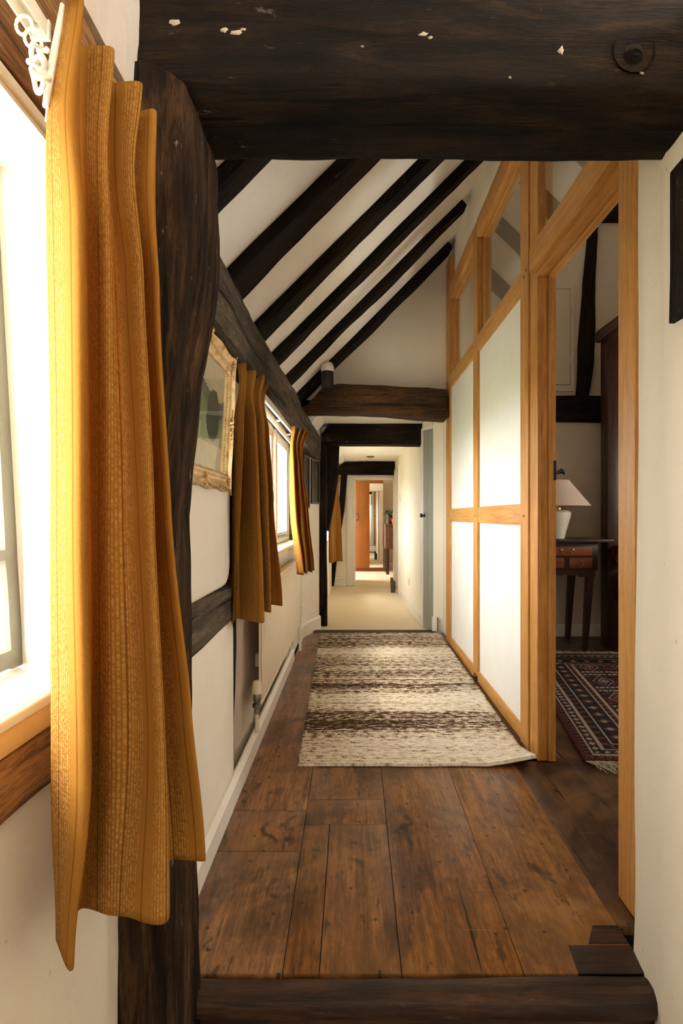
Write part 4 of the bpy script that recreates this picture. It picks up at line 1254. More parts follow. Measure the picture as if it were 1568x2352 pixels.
vx, vy = -0.487, 2.655
v = lathe('valve', [(0.0, 0.195), (0.015, 0.195), (0.015, 0.225), (0.023, 0.23), (0.023, 0.245), (0.013, 0.25), (0.020, 0.262), (0.021, 0.295), (0.018, 0.30), (0.0, 0.30)], (vx, vy, 0.0), M['steel'], RD, 14)
lathe('valve_cap', [(0.0, 0.30), (0.026, 0.30), (0.027, 0.315), (0.022, 0.35), (0.016, 0.362), (0.0, 0.364)], (vx, vy, 0), M['ceramic'], v, 16)
tube('pipe', [(vx, vy, 0.098), (vx, vy, 0.20)], 0.010, M['ceramic'], RD)
tube('tail', [(vx, vy, 0.28), (vx, 2.675, 0.28)], 0.012, M['steel'], RD)
tube('pipe', [(-0.47, 4.66, 0.0), (-0.47, 4.66, 0.27), (-0.48, 4.60, 0.285)], 0.012, M['white'], RD)
lathe('thermostat', [(0.0, 0.25), (0.014, 0.25), (0.014, 0.30), (0.024, 0.31), (0.026, 0.37), (0.022, 0.385), (0.0, 0.385)], (-0.47, 4.66, 0.0), M['ceramic'], RD, 16)

# ------------------------------------------------------------------ gilt picture
GP = thing('gilt_picture', (-0.49, 1.7, 1.30), 'ornate gilt framed landscape on the left wall beside the curtain', 'picture', None, 'thing')
PY0, PY1, PZ0, PZ1 = 1.36, 2.06, 1.295, 1.815


def px_tilt(z):                                # leans into the passage towards the top
    return 0.022 * (z - PZ0) / (PZ1 - PZ0)


PROF = [(0.000, 0.000), (0.000, 0.022), (0.008, 0.030), (0.020, 0.026), (0.034, 0.018), (0.044, 0.019), (0.050, 0.024), (0.058, 0.023), (0.066, 0.013), (0.070, 0.012), (0.074, 0.000)]
bm = bmesh.new()
cs = [(PY0, PZ0, 1, 1), (PY1, PZ0, -1, 1), (PY1, PZ1, -1, -1), (PY0, PZ1, 1, -1)]
rings = []
for s in range(4):
    a, b = cs[s], cs[(s + 1) % 4]
    N_ = 28
    for k in range(N_):
        f = k / N_
        oy, oz = a[0] + (b[0] - a[0]) * f, a[1] + (b[1] - a[1]) * f
        iy = a[2] + (b[2] - a[2]) * f
        iz = a[3] + (b[3] - a[3]) * f
        wave = 0.010 * (0.5 - 0.5 * math.cos(f * math.pi * 6)) if 0 < k else 0.0
        ring = []
        for d, h in PROF:
            out = wave * max(0, 1 - d / 0.045)
            # ease the outer edge inwards away from the corners and centre
            yy, zz = oy, oz
            if s in (0, 2):
                zz = oz + (1 if s == 0 else -1) * (d + out)
                yy = oy + iy * d
            else:
                yy = oy + (-1 if s == 1 else 1) * (d + out)
                zz = oz + iz * d
            ring.append(bm.verts.new((-0.507 + h + px_tilt(zz), yy, zz)))
        rings.append(ring)
n = len(rings)
for i in range(n):
    a, b = rings[i], rings[(i + 1) % n]
    for k in range(len(PROF) - 1):
        bm.faces.new((a[k], a[k + 1], b[k + 1], b[k]))
bm_obj('frame', bm, M['gilt'], GP, 40)


def spray(cy, cz, ang, size, seed):
    """A cluster of raised acanthus leaves and beads."""
    rg = random.Random(seed)
    bm = bmesh.new()
    bits = [(0, 0, size * 0.22, 1.0, 0)]
    for k in range(7):
        a = ang + k * 2 * math.pi / 7 + rg.uniform(-0.2, 0.2)
        d = size * rg.uniform(0.35, 0.75)
        bits.append((d * math.cos(a), d * math.sin(a), size * 0.20, 2.0, a))
    for k in (0, 1):
        a = ang + math.pi * k
        for j in (1.0, 1.4, 1.8):
            bits.append((size * j * math.cos(a), size * j * math.sin(a) + rg.uniform(-0.1, 0.1) * size, size * (0.22 - 0.05 * j), 2.2, a + rg.uniform(-0.6, 0.6)))
    for (dy, dz, r, st, a) in bits:
        m = Matrix.Translation((-0.507 + 0.026 + px_tilt(cz + dz), cy + dy, cz + dz)) @ Matrix.Rotation(a, 4, 'X') @ Matrix.Diagonal((r * 0.9, r * st, r * 0.75, 1))
        bmesh.ops.create_icosphere(bm, subdivisions=1, radius=1.0, matrix=m)
    return bm_obj('ornament', bm, M['gilt'], GP, 180)


for i, (cy, cz, a) in enumerate([(PY0 + 0.03, PZ0 + 0.03, 0.78), (PY1 - 0.03, PZ0 + 0.03, 2.35), (PY1 - 0.03, PZ1 - 0.03, 0.78), (PY0 + 0.03, PZ1 - 0.03, 2.35), ((PY0 + PY1) / 2, PZ0 + 0.022, 0), ((PY0 + PY1) / 2, PZ1 - 0.022, 0), (PY1 - 0.022, (PZ0 + PZ1) / 2, 1.57), (PY0 + 0.022, (PZ0 + PZ1) / 2, 1.57)]):
    spray(cy, cz, a, 0.030, 100 + i)
bm = bmesh.new()
for k in range(42):
    z = PZ0 + 0.075 + (PZ1 - PZ0 - 0.15) * k / 41
    bmesh.ops.create_icosphere(bm, subdivisions=1, radius=0.0042, matrix=Matrix.Translation((-0.507 + 0.014 + px_tilt(z), PY1 - 0.070, z)))
    bmesh.ops.create_icosphere(bm, subdivisions=1, radius=0.0042, matrix=Matrix.Translation((-0.507 + 0.014 + px_tilt(z), PY0 + 0.070, z)))
tag(bm_obj('beading', bm, M['gilt'], GP, 180), kind='stuff')


def painting(name, y0, y1, z0, z1, fn, xf, parent, ny=70, nz=52):
    vs, fs, cs_ = [], [], []
    for j in range(nz + 1):
        for i in range(ny + 1):
            y, z = y0 + (y1 - y0) * i / ny, z0 + (z1 - z0) * j / nz
            vs.append((xf(y, z), y, z))
    for j in range(nz):
        for i in range(ny):
            a = j * (ny + 1) + i
            fs.append((a, a + 1, a + ny + 2, a + ny + 1))
            cs_.append(fn((i + 0.5) / ny, (j + 0.5) / nz))
    me = bpy.data.meshes.new(name)
    me.from_pydata(vs, [], fs)
    ca = me.color_attributes.new('col', 'FLOAT_COLOR', 'CORNER')
    for p, c in zip(me.polygons, cs_):
        for li in p.loop_indices:
            ca.data[li].color = c
    return link(name, me, M['print'], parent)


def landscape(u, v):
    n1 = noise.noise(Vector((u * 5, v * 5, 1.3)))
    if v < 0.24:
        return S(226, 214, 180)                    # pale mount
    hill = 0.62 + 0.10 * math.sin(u * 5.0 + 0.6) + 0.03 * n1
    tree = ((u - 0.74) / 0.16) ** 2 + ((v - 0.50) / 0.22) ** 2
    if tree < 1 + 0.5 * n1:
        return S(86 + 16 * n1, 88 + 16 * n1, 66)
    if v > hill + 0.14:
        k = (v - hill) * 1.6 + 0.3 * n1
        return S(196 + 24 * k, 182 + 20 * k, 146 + 20 * k)
    if v > hill:
        return S(120 + 26 * n1, 116 + 24 * n1, 102 + 20 * n1)
    k = v - 0.24
    return S(176 - 120 * k + 20 * n1, 176 - 90 * k + 20 * n1, 140 - 110 * k + 14 * n1)


painting('painting', PY0 + 0.068, PY1 - 0.068, PZ0 + 0.068, PZ1 - 0.068, landscape, lambda y, z: -0.503 + px_tilt(z), GP)
mesh('glazing', [(-0.497 + px_tilt(z), y, z) for y, z in ((PY0 + 0.07, PZ0 + 0.07), (PY1 - 0.07, PZ0 + 0.07), (PY1 - 0.07, PZ1 - 0.07), (PY0 + 0.07, PZ1 - 0.07))], [(0, 1, 2, 3)], M['glass'], GP)
boxes('backing', [(-0.512, -0.506, PY0 + 0.01, PY1 - 0.01, PZ0 + 0.01, PZ1 - 0.01)], M['black'], GP)


# ------------------------------------------------------------------ two small pictures by the dark post
def small_picture(p0, p1, z0, z1, label, seed):
    """Thin wooden frame hung on the oblique wall between plan points p0 and p1."""
    p0, p1 = Vector((*p0, 0)), Vector((*p1, 0))
    d = (p1 - p0)
    w = d.length
    d.normalize()
    nrm = Vector((d.y, -d.x, 0))
    if nrm.x < 0:
        nrm = -nrm
    t = thing('small_picture', (p0.x, p0.y, z0), label, 'picture', 'small pictures by the passage post', 'thing')

    def P(u, z, h):
        q = p0 + d * u + nrm * h
        return (q.x, q.y, z)
    bm = bmesh.new()
    fwid = 0.018
    for (u0, u1, a, b) in ((0, fwid, z0, z1), (w - fwid, w, z0, z1), (fwid, w - fwid, z0, z0 + fwid), (fwid, w - fwid, z1 - fwid, z1)):
        c8 = [bm.verts.new(P(u, z, h)) for u in (u0, u1) for z in (a, b) for h in (0.002, 0.020)]
        for f in ((0, 1, 3, 2), (4, 6, 7, 5), (0, 4, 5, 1), (2, 3, 7, 6), (0, 2, 6, 4), (1, 5, 7, 3)):
            bm.faces.new([c8[i] for i in f])
    bm_obj('frame', bm, M['furn_z'], t)
    vs, fs, cs_ = [], [], []
    N1, N2 = 12, 16
    for j in range(N2 + 1):
        for i in range(N1 + 1):
            vs.append(P(fwid + (w - 2 * fwid) * i / N1, z0 + fwid + (z1 - z0 - 2 * fwid) * j / N2, 0.008))
    for j in range(N2):
        for i in range(N1):
            a = j * (N1 + 1) + i
            fs.append((a, a + 1, a + N1 + 2, a + N1 + 1))
            k = noise.noise(Vector((i * 0.4, j * 0.3, seed)))
            cs_.append(S(52 + 22 * k, 56 + 22 * k, 42 + 16 * k) if j > N2 * 0.35 else S(70 + 20 * k, 64 + 18 * k, 44 + 12 * k))
    me = bpy.data.meshes.new('painting')
    me.from_pydata(vs, [], fs)
    ca = me.color_attributes.new('col', 'FLOAT_COLOR', 'CORNER')
    for p, c in zip(me.polygons, cs_):
        for li in p.loop_indices:
            ca.data[li].color = c
    link('painting', me, M['print'], t)


small_picture(at(694, 4.98), at(707, 5.20), 1.27, 1.79, 'dark picture just behind the narrow curtain', 1)
small_picture((-0.438, 5.385), (-0.372, 5.60), 1.325, 1.79, 'small wood framed dark green picture beside the passage post', 2)

# ------------------------------------------------------------------ rugs
def runner():
    nx, ny = 72, 170
    P00, P10, P11, P01 = Vector((-0.262, 2.50)), Vector((0.860, 2.495)), Vector((0.884, 5.32)), Vector((-0.333, 5.30))
    vs, fs, uv = [], [], []
    rg = random.Random(5)
    for j in range(ny + 1):
        f = j / ny
        el, er = noise.noise(Vector((f * 40, 1, 0))) * 0.008, noise.noise(Vector((f * 40, 5, 0))) * 0.008
        for i in range(nx + 1):
            g = i / nx
            a = P00.lerp(P10, g)
            b = P01.lerp(P11, g)
            p = a.lerp(b, f)
            x = p.x + el * max(0, 1 - g * 6) + (er if er < 0 else er * 0.3) * max(0, 1 - (1 - g) * 6)
            y = p.y + 0.010 * noise.noise(Vector((g * 5, f * 3, 2)))
            z = 0.012 + 0.0035 * math.sin(j * math.pi) + 0.003 * noise.noise(Vector((g * 14, f * 60, 0))) + (0.0025 if j % 2 else 0.0)
            z += 0.010 * max(0, noise.noise(Vector((g * 3, f * 4, 8))))
            # curled near right corner
            c = max(0, 1 - math.hypot((1 - g) * 5.0, f * 14.0))
            z += 0.045 * c
            x = min(x, 0.888) + (0.015 * c)
            vs.append((x, y, z))
            uv.append((g * 1.15, f * 2.82))
    for j in range(ny):
        for i in range(nx):
            a = j * (nx + 1) + i
            fs.append((a, a + 1, a + nx + 2, a + nx + 1))
    # skirt down to the floor all round
    border = [i for i in range(nx + 1)] + [j * (nx + 1) + nx for j in range(1, ny + 1)] + [ny * (nx + 1) + i for i in range(nx - 1, -1, -1)] + [j * (nx + 1) for j in range(ny - 1, 0, -1)]
    base = len(vs)
    for b in border:
        x, y, z = vs[b]
        vs.append((x, y, max(0.003, z - 0.014)))
        uv.append(uv[b])
    m = len(border)
    for k in range(m):
        fs.append((border[k], base + k, base + (k + 1) % m, border[(k + 1) % m]))
    me = bpy.data.meshes.new('runner_rug')
    me.from_pydata(vs, [], fs)
    l = me.uv_layers.new(name='uv')
    for lp in me.loops:
        l.data[lp.index].uv = uv[lp.vertex_index]
    o = link('runner_rug', me, M['runner'], None, 180)
    tag(o, 'cream and dark brown striped woven runner on the oak floor', 'rug', None, 'thing')


runner()

PR = thing('persian_rug', (1.9, 3.5, 0.0), 'dark red patterned oriental rug with white fringe on the bedroom floor', 'rug', None, 'thing')


def persian():
    W_, L_ = 1.45, 2.02
    nx, ny = 145, 215
    org = Vector((1.125, 2.545))
    ang = math.radians(-9.5)
    dx, dy = Vector((math.cos(ang), math.sin(ang))), Vector((-math.sin(ang), math.cos(ang)))
    # keep the near edge level with the room, long side leaning away
    dx = Vector((1.0, -0.03))
    vs, fs, cs_ = [], [], []
    dark, red, blue, cream, rust, gold = S(24, 15, 13), S(70, 25, 20), S(20, 20, 27), S(158, 142, 120), S(96, 48, 32), S(118, 88, 54)

    def col(i, j):
        u, v = i / nx * W_, j / ny * L_
        e = min(u, v, W_ - u, L_ - v)
        s = u if min(u, W_ - u) > min(v, L_ - v) else v
        if e < 0.025:
            return red
        for q in (0.06, 0.125, 0.19, 0.30, 0.345):
            if abs(e - q) < 0.006:
                return cream
        if e < 0.06:
            return dark if int(s / 0.02) % 2 else rust
        if e < 0.125:
            k = (s / 0.055) % 1
            return cream if (abs(k - 0.5) + abs((e - 0.092) / 0.06)) < 0.32 else (red if int(s / 0.055) % 2 else blue)
        if e < 0.19:
            k = (s / 0.075) % 1
            return rust if abs(k - 0.5) < 0.16 and abs(e - 0.157) < 0.02 else dark
        if e < 0.30:
            k = (s / 0.11) % 1
            d = abs(k - 0.5) * 0.11 + abs(e - 0.245)
            return cream if d < 0.016 else (gold if d < 0.030 else (red if d < 0.046 else blue))
        if e < 0.345:
            return rust if int(s / 0.03) % 2 else dark
        # field of stepped medallions, leaf bars and comb motifs
        a, b = ((u - 0.345) / 0.253), ((v - 0.345) / 0.365)
        fa, fb = a % 1 - 0.5, b % 1 - 0.5
        d = abs(fa) * 0.253 * 1.2 + abs(fb) * 0.365 * 0.8
        if abs(abs(fb) * 0.365 - 0.150) < 0.012 and int((u) / 0.012) % 3 != 0:
            return cream
        if d < 0.018:
            return cream
        if d < 0.038:
            return rust
        if d < 0.050:
            return gold if (int(a) + int(b)) % 2 else cream
        if d < 0.085:
            return red if (int(a) + int(b)) % 2 else blue
        if d < 0.094:
            return cream
        h = noise.noise(Vector((int(u / 0.02), int(v / 0.02), 3.3)) * 0.77)
        return red if h > 0.22 else (rust if h < -0.33 else dark)

    for j in range(ny + 1):
        for i in range(nx + 1):
            p = org + dx * (i / nx * W_) + dy * (j / ny * L_)
            vs.append((p.x, p.y, 0.0085 + 0.0015 * noise.noise(Vector((i * 0.1, j * 0.1, 0)))))
    for j in range(ny):
        for i in range(nx):
            a = j * (nx + 1) + i
            fs.append((a, a + 1, a + nx + 2, a + nx + 1))
            cs_.append(col(i, j))
    border = [i for i in range(nx + 1)] + [j * (nx + 1) + nx for j in range(1, ny + 1)] + [ny * (nx + 1) + i for i in range(nx - 1, -1, -1)] + [j * (nx + 1) for j in range(ny - 1, 0, -1)]
    base = len(vs)
    for b in border:
        vs.append((vs[b][0], vs[b][1], -0.0015))
    m = len(border)
    for k in range(m):
        fs.append((border[k], base + k, base + (k + 1) % m, border[(k + 1) % m]))
        cs_.append(red)
    me = bpy.data.meshes.new('pile')
    me.from_pydata(vs, [], fs)
    ca = me.color_attributes.new('col', 'FLOAT_COLOR', 'CORNER')
    for p, c in zip(me.polygons, cs_):
        for li in p.loop_indices:
            ca.data[li].color = c
    link('pile', me, M['persian'], PR, 180)
    rg = random.Random(9)
    for end in (0, 1):
        bm = bmesh.new()
        for k in range(230):
            u = rg.uniform(0, W_)
            p = org + dx * u + dy * (L_ if end else 0)
            s = 1 if end else -1
            ln = rg.uniform(0.06, 0.12) * (1.0 if end == 0 else 0.8)
            a = rg.uniform(-0.7, 0.7) + (0.5 if end == 0 else 0)
            q1 = p + Vector((math.sin(a) * ln * 0.5, s * ln * 0.5))
            q2 = q1 + Vector((math.sin(a + rg.uniform(-0.7, 0.7)) * ln * 0.5, s * ln * 0.5))
            add_tube(bm, [(p.x, p.y, 0.006), (q1.x, q1.y, rg.uniform(0.004, 0.02)), (q2.x, q2.y, 0.003)], [0.0022, 0.0018, 0.001], 4)
        tag(bm_obj('fringe', bm, M['hem'], PR), kind='stuff')


persian()

# ------------------------------------------------------------------ bedroom furniture
BT = thing('side_table', (1.9, 4.85, 0.0), 'dark wooden side table with small drawers and tapering legs in the bedroom', 'table', None, 'thing')
box('table_top', (1.50, 2.30, 4.60, 5.17, 0.965, 0.992), M['furn_x'], BT, 0.006)
box('carcass', (1.60, 2.185, 4.66, 5.14, 0.715, 0.965), M['furn_x'], BT, 0.004)
prism('apron', [(1.62, 0.72), (2.165, 0.72), (2.165, 0.655), (2.03, 0.655), (2.00, 0.672), (1.95, 0.665), (1.90, 0.675), (1.85, 0.665), (1.80, 0.672), (1.77, 0.655), (1.62, 0.655)], 'y', 4.665, 4.69, M['furn_x'], BT)
for (x0_, x1_, z0_, z1_) in ((1.68, 2.13, 0.845, 0.925), (1.68, 1.88, 0.735, 0.825), (1.925, 2.13, 0.735, 0.825)):
    d = box('drawer', (x0_, x1_, 4.648, 4.662, z0_, z1_), M['drawer'], BT, 0.004)
    cx, cz = (x0_ + x1_) / 2, (z0_ + z1_) / 2
    if x1_ - x0_ > 0.3:
        bm = bmesh.new()
        for s in (-1, 1):
            m = Matrix.Translation((cx + s * 0.05, 4.643, cz + 0.012)) @ Matrix.Diagonal((0.013, 0.006, 0.013, 1))
            bmesh.ops.create_icosphere(bm, subdivisions=2, radius=1, matrix=m)
        add_tube(bm, [(cx - 0.05, 4.632, cz + 0.012), (cx - 0.034, 4.628, cz + 0.004), (cx - 0.036, 4.626, cz - 0.018), (cx - 0.02, 4.626, cz - 0.030), (cx + 0.02, 4.626, cz - 0.030), (cx + 0.036, 4.626, cz - 0.018), (cx + 0.034, 4.628, cz + 0.004), (cx + 0.05, 4.632, cz + 0.012)], 0.004, 6)
        bm_obj('handle', bm, M['brass'], d, 50)
    else:
        bm = bmesh.new()
        add_tube(bm, [(cx + 0.016 * math.sin(k * math.pi / 6), 4.636, cz - 0.006 + 0.018 * math.cos(k * math.pi / 6)) for k in range(13)], 0.003, 6)
        bmesh.ops.create_icosphere(bm, subdivisions=2, radius=0.007, matrix=Matrix.Translation((cx, 4.642, cz + 0.012)))
        bm_obj('handle', bm, M['brass'], d, 50)
for (xa, y_, xb) in ((2.135, 4.70, 2.085), (1.66, 4.70, 1.62), (2.14, 5.10, 2.095), (1.66, 5.10, 1.62)):
    bm = bmesh.new()
    rg_ = []
    for z, xx, h in ((0.72, xa, 0.030), (0.40, (xa + xb) / 2, 0.026), (-0.002, xb, 0.020)):
        rg_.append([bm.verts.new((xx + sx * h, y_ + sy * h, z)) for sx, sy in ((-1, -1), (1, -1), (1, 1), (-1, 1))])
    for a, b in zip(rg_, rg_[1:]):
        for i in range(4):
            bm.faces.new((a[i], a[(i + 1) % 4], b[(i + 1) % 4], b[i]))
    bm.faces.new(rg_[0][::-1])
    bm.faces.new(rg_[-1])
    bm_obj('leg', bm, M['furn_z'], BT)

TL = thing('table_lamp', (1.90, 4.88, 0.992), 'cream ceramic table lamp with pale cone shade on the side table', 'lamp', None, 'thing')
lathe('lamp_base', [(0.0, 0.0), (0.070, 0.0), (0.074, 0.012), (0.085, 0.06), (0.110, 0.15), (0.128, 0.215), (0.128, 0.24), (0.112, 0.258), (0.05, 0.268), (0.0, 0.268)], (1.90, 4.88, 0.992), M['ceramic'], TL, 32)
lathe('lamp_neck', [(0.05, 0.262), (0.05, 0.285), (0.022, 0.29), (0.02, 0.36), (0.0, 0.36)], (1.90, 4.88, 0.992), M['brass'], TL, 16)
lathe('lamp_shade', [(0.300, 0.300), (0.110, 0.540), (0.106, 0.538), (0.295, 0.302), (0.300, 0.300)], (1.90, 4.88, 0.992), M['shade'], TL, 48, 60)
tube('lamp_flex', [(1.80, 5.0, 1.0), (1.66, 5.19, 0.98), (1.66, 5.19, 0.6), (1.92, 5.19, 0.36), (2.03, 5.19, 0.2), (1.93, 5.19, 0.05), (1.75, 5.15, 0.008)], 0.004, M['ceramic'], TL, 6)

HT = thing('wall_hatch', (1.95, 5.2, 2.45), 'white flush cupboard hatch on the bedroom wall beside the curved stud', 'hatch', None, 'thing')
boxes('frame', [(1.66, 2.205, 5.195, 5.22, 2.44, 2.50), (1.66, 2.205, 5.195, 5.22, 3.46, 3.52), (2.165, 2.205, 5.195, 5.22, 2.44, 3.52), (1.66, 1.72, 5.195, 5.22, 2.44, 3.52)], M['plaster_bed'], HT, 0.004)
box('hatch_door', (1.725, 2.16, 5.19, 5.215, 2.505, 3.455), M['plaster_bed'], HT, 0.004)
for z in (2.72, 3.22):
    box('hinge', (2.155, 2.175, 5.183, 5.19, z, z + 0.07), M['plaster_bed'], HT, 0.002)

FB = thing('four_poster_bed', (2.8, 4.2, 0.0), 'dark carved four poster bed just inside the bedroom', 'bed', None, 'thing')
box('post', (2.36, 2.50, 4.84, 4.98, -0.002, 2.90), M['furn_z'], FB, 0.006)
box('headboard', (2.50, 3.95, 4.90, 4.95, 0.30, 2.84), M['furn_z'], FB, 0.004)
box('headboard_stile', (2.505, 2.60, 4.86, 4.905, 0.30, 2.84), M['furn_z'], FB, 0.004)
bm = bmesh.new()
add_lathe(bm, [(0.030, 1.60), (0.034, 1.75), (0.026, 1.80), (0.040, 1.95), (0.040, 2.3), (0.030, 2.4), (0.034, 2.6), (0.030, 2.83)], (2.565, 4.83, 0), 16)
bm_obj('turned_column', bm, M['drawer'], FB, 50)
box('post', (3.95, 4.08, 4.84, 4.98, -0.002, 2.90), M['furn_z'], FB, 0.006)
box('tester_rail', (2.30, 2.42, 4.05, 4.98, 2.84, 2.95), M['furn_y'], FB, 0.025)
box('tester', (2.40, 4.05, 4.05, 4.98, 2.90, 2.95), M['furn_y'], FB, 0.004)
for yy in (4.05,):
    box('post', (2.40, 2.50, yy - 0.02, yy + 0.08, 0.010, 2.86), M['furn_z'], FB, 0.006)
    box('post', (3.95, 4.05, yy - 0.02, yy + 0.08, -0.002, 2.86), M['furn_z'], FB, 0.006)
box('side_rail', (2.42, 2.48, 4.0, 4.9, 0.42, 0.56), M['furn_y'], FB, 0.004)
box('mattress', (2.49, 3.95, 4.14, 4.84, 0.45, 0.72), M['ceramic'], FB, 0.05)


def mat_quilt():
    t = NT('dark patterned quilt')
    v = t.coords()
    vo = t.n('ShaderNodeTexVoronoi', {'Vector': v, 'Scale': 14.0})
    c = t.ramp(t.noise(v, 12, 3), [(0.4, S(44, 20, 14)), (0.55, S(96, 46, 24)), (0.7, S(150, 100, 50))])
    return t.done(t.bsdf(c, 0.9, t.bump(vo.outputs['Distance'], 0.4, 0.01), 0.1))


QL = thing('quilt', (2.50, 4.5, 0.72), 'rolled patterned quilt with white edge on the dark bed', 'quilt', None, 'thing')
mq = mat_quilt()
bm = bmesh.new()
prof = []
nS = 20
rows_ = []
for k in range(18):
    y = 4.30 + 0.55 * k / 17
    r = 0.115 * (0.75 + 0.25 * math.sin(math.pi * k / 17)) + 0.012 * noise.noise(Vector((k * 0.5, 0, 0)))
    rows_.append([bm.verts.new((2.475 + r * 1.05 * math.cos(2 * math.pi * i / nS), y, 0.84 + r * 1.05 * math.sin(2 * math.pi * i / nS))) for i in range(nS)])
for a, b in zip(rows_, rows_[1:]):
    for i in range(nS):
        bm.faces.new((a[i], a[(i + 1) % nS], b[(i + 1) % nS], b[i]))
bm.faces.new(rows_[0][::-1])
bm.faces.new(rows_[-1])
bm_obj('roll', bm, mq, QL, 60)
tube('edge_binding', [(2.475 + 0.10 * math.cos(a), 4.296 + 0.02 * math.sin(a * 2), 0.84 + 0.125 * math.sin(a)) for a in [k * 2 * math.pi / 20 for k in range(21)]], 0.018, M['ceramic'], QL, 8)

# ------------------------------------------------------------------ far room furniture
WD = thing('wardrobe', (0.36, 11.5, 0.0), 'orange brown wardrobe with a mirrored door in the far room', 'wardrobe', None, 'thing')
box('carcass', (-0.52, 0.665, 11.33, 11.92, 0.05, 1.97), M['wardrobe'], WD, 0.003)
box('plinth', (-0.52, 0.665, 11.34, 11.92, -0.004, 0.055), M['drawer'], WD, 0.003)
for (xa, xb) in ((-0.515, 0.045), (0.050, 0.352)):
    d = box('door', (xa, xb, 11.30, 11.33, 0.07, 1.96), M['wardrobe'], WD, 0.003)
    if xa > 0:
        tube('handle', [(0.075, 11.30, 1.25), (0.075, 11.27, 1.255), (0.112, 11.265, 1.25), (0.118, 11.265, 1.17), (0.112, 11.265, 1.115), (0.075, 11.27, 1.11), (0.075, 11.30, 1.115)], 0.009, M['black'], d, 8)
d = box('mirror_door', (0.356, 0.662, 11.302, 11.33, 0.07, 1.96), M['wardrobe'], WD, 0.003)
box('mirror', (0.362, 0.656, 11.298, 11.303, 0.085, 1.90), M['mirror'], d, 0)

BU = thing('bureau', (0.95, 10.9, 0.0), 'dark brown bureau on square legs beside the wardrobe', 'desk', None, 'thing')
box('carcass', (0.672, 1.45, 10.72, 11.25, 0.52, 1.0), M['bureau'], BU, 0.004)
box('desk_top', (0.660, 1.47, 10.70, 11.26, 1.0, 1.025), M['bureau'], BU, 0.004)
for z in (0.535, 0.765):
    dd = box('drawer', (0.74, 1.43, 10.705, 10.722, z, z + 0.215), M['bureau'], BU, 0.004)
    lathe('knob', [(0.0, 0.03), (0.016, 0.026), (0.018, 0.018), (0.008, 0.01), (0.008, 0.0)], (1.08, 10.705, z + 0.1), M['brass'], dd, 12, 40, 'y')
for x in (0.685, 1.38):
    for y in (10.73, 11.18):
        box('leg', (x, x + 0.06, y, y + 0.06, -0.004, 0.525), M['furn_z'], BU, 0.003)

PP = thing('potted_plant', (0.76, 10.95, 1.025), 'dark leafy potted plant on the far bureau', 'plant', None, 'thing')
lathe('pot', [(0.0, 0.0), (0.060, 0.0), (0.070, 0.10), (0.052, 0.20), (0.048, 0.20), (0.045, 0.19), (0.0, 0.19)], (0.765, 10.95, 1.025), M['terracotta'], PP, 20)
rg = random.Random(3)
for k in range(16):
    a = k * 2.4
    ln = rg.uniform(0.09, 0.17)
    h = rg.uniform(0.02, 0.09)
    pts = [Vector((0.765, 10.95, 1.215)), Vector((0.765 + math.cos(a) * ln * 0.5, 10.95 + math.sin(a) * ln * 0.5, 1.235 + h)), Vector((0.765 + math.cos(a) * ln, 10.95 + math.sin(a) * ln, 1.215 + h * 0.2))]
    sd = Vector((-math.sin(a), math.cos(a), 0)) * 0.024
    mesh('leaf', [pts[0], pts[1] + sd, pts[1] - sd + Vector((0, 0, 0.002)), pts[2], pts[1] + Vector((0, 0, 0.012))], [(0, 1, 4), (0, 4, 2), (1, 3, 4), (4, 3, 2)], M['leaf'], PP)
rj = thing('red_jug', (0.88, 10.9, 1.025), 'small red jug with a spout beside the potted plant', 'jug', None, 'thing')
lathe('body', [(0.0, 0.0), (0.055, 0.0), (0.068, 0.05), (0.066, 0.10), (0.050, 0.135), (0.046, 0.135), (0.044, 0.12), (0.0, 0.12)], (0.875, 10.86, 1.025), M['red'], rj, 20)
tube('spout', [(0.82, 10.86, 1.09), (0.795, 10.86, 1.13), (0.785, 10.86, 1.165)], [0.014, 0.011, 0.009], M['red'], rj, 8)

# ------------------------------------------------------------------ small fittings
SP = thing('spotlight', (-0.228, 4.70, 2.345), 'dark cylindrical spotlight with white lens on the brown crossbeam', 'lamp', None, 'thing')
lathe('housing', [(0.0, 0.0), (0.05, 0.0), (0.055, 0.02), (0.055, 0.15), (0.0, 0.15)], (-0.228, 4.70, 2.345), M['black'], SP, 24)
box('mount', (-0.245, -0.21, 4.74, 4.86, 2.35, 2.39), M['black'], SP, 0.004)
lathe('lens', [(0.054, 0.15), (0.060, 0.165), (0.058, 0.20), (0.045, 0.228), (0.020, 0.24), (0.0, 0.242)], (-0.228, 4.70, 2.345), plain('frosted white lens', S(232, 224, 210), 0.3), SP, 24)
DLt = thing('downlight', (0.27, 8.1, 2.11), 'small recessed downlight in the far passage ceiling', 'lamp', None, 'thing')
lathe('rim', [(0.035, 0.0), (0.06, 0.0), (0.062, 0.008), (0.06, 0.016), (0.035, 0.016)], (0.27, 8.1, 2.111), M['steel'], DLt, 24)
lathe('lens', [(0.0, 0.006), (0.036, 0.006), (0.036, 0.015), (0.0, 0.015)], (0.27, 8.1, 2.111), M['black'], DLt, 20)
SW = thing('light_switch', (0.72, 7.94, 1.30), 'round cream switch on the right wall of the far passage', 'switch', None, 'thing')
lathe('plate', [(0.0, -0.014), (0.05, -0.012), (0.056, 0.0), (0.0, 0.0)], (0.7235, 7.93, 1.47), M['ceramic'], SW, 24, 40, 'x')
box('rocker', (0.706, 0.712, 7.915, 7.945, 1.45, 1.49), M['white'], SW, 0.002)
SK = thing('socket', (0.745, 6.95, 0.25), 'white wall socket low on the right passage wall', 'socket', None, 'thing')
box('plate', (0.7335, 0.7445, 6.85, 6.99, 0.29, 0.38), M['white'], SK, 0.003)
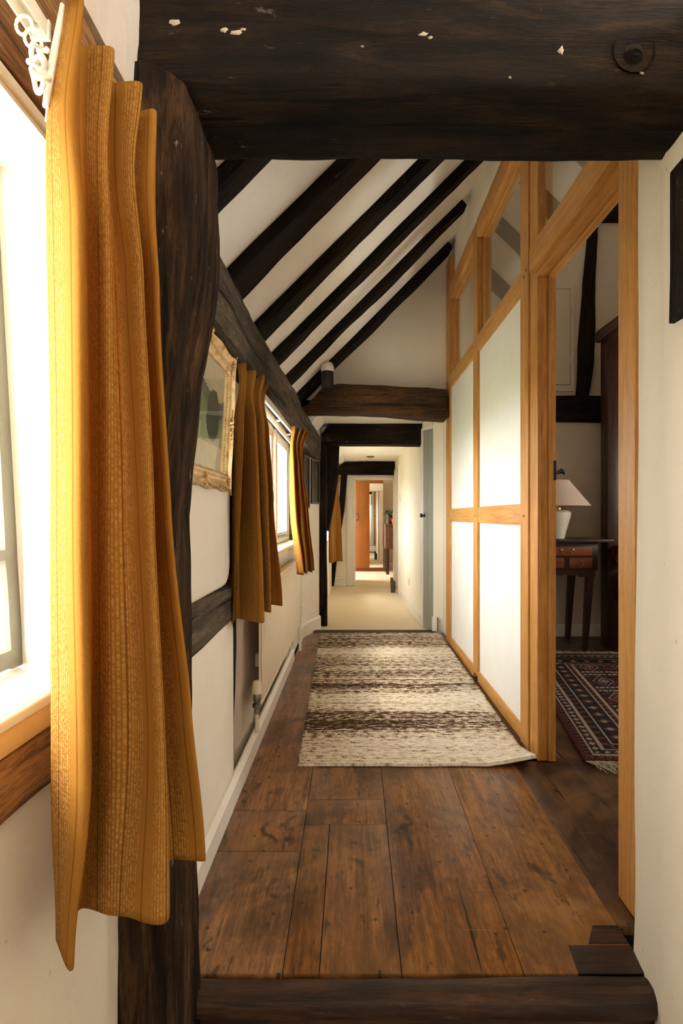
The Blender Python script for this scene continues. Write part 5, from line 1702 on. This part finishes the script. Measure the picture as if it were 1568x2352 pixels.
box('switch', (0.730, 0.734, 6.90, 6.92, 0.34, 0.36), M['white'], SK, 0.001)
DS = thing('doorstop', (0.62, 8.3, 0.0), 'small dark mottled stone doorstop standing on the carpet', 'doorstop', None, 'thing')
loft('body', 'z', [(-0.004, R(0.600, 0.664, 8.18, 8.26)), (0.09, R(0.596, 0.668, 8.18, 8.27)), (0.17, R(0.590, 0.664, 8.19, 8.27))], M['ceramicfig'], DS, 0.006, 0.02, 0.02, 50)
loft('head', 'z', [(0.165, R(0.596, 0.648, 8.20, 8.26)), (0.20, R(0.592, 0.640, 8.20, 8.26)), (0.235, R(0.600, 0.618, 8.215, 8.245))], M['ceramicfig'], DS, 0.006, 0.02, 0.015, 51)
PB = thing('pipe_box', (0.85, 5.4, 0.012), 'small white wooden box at the foot of the wall by the partition', 'box', None, 'thing')
box('casing', (0.820, 0.868, 5.375, 5.428, 0.012, 0.155), M['white'], PB, 0.004)
box('side_board', (0.868, 0.876, 5.385, 5.428, 0.012, 0.15), M['black'], PB, 0.001)

# ------------------------------------------------------------------ outside
gr = boxes('ground', [(-30, -0.79, -12, 25, -2.6, -2.5)], M['bounce_ground'])  # made-up pale surface, bounces daylight through the windows onto panels and ceilings
tag(gr, 'pale light-bounce ground outside the windows', kind='structure')
rg = random.Random(21)
bm = bmesh.new()
for k in range(9000):
    y = rg.uniform(-4, 14)
    x = -7.5 + rg.gauss(0, 0.7)
    hmax = 0.9 + 1.0 * noise.noise(Vector((y * 0.5, 0, 0))) 
    z = -2.5 + rg.random() ** 0.8 * (hmax + 2.5)
    s = rg.uniform(0.06, 0.13)
    a = rg.uniform(0, 6.28)
    b = rg.uniform(-1, 1)
    u_ = Vector((math.cos(a), math.sin(a), b)) * s
    w_ = Vector((-math.sin(a), math.cos(a), rg.uniform(-1, 1))) * s * 0.6
    c = Vector((x, y, z))
    vs_ = [bm.verts.new(c + u_), bm.verts.new(c + w_), bm.verts.new(c - u_), bm.verts.new(c - w_)]
    bm.faces.new(vs_)
hd = bm_obj('garden_hedge', bm, M['hedge'])
tag(hd, 'leafy garden hedge outside the windows', None, None, 'stuff')

for o in bpy.data.objects:
    if '_org' in o:
        del o['_org']
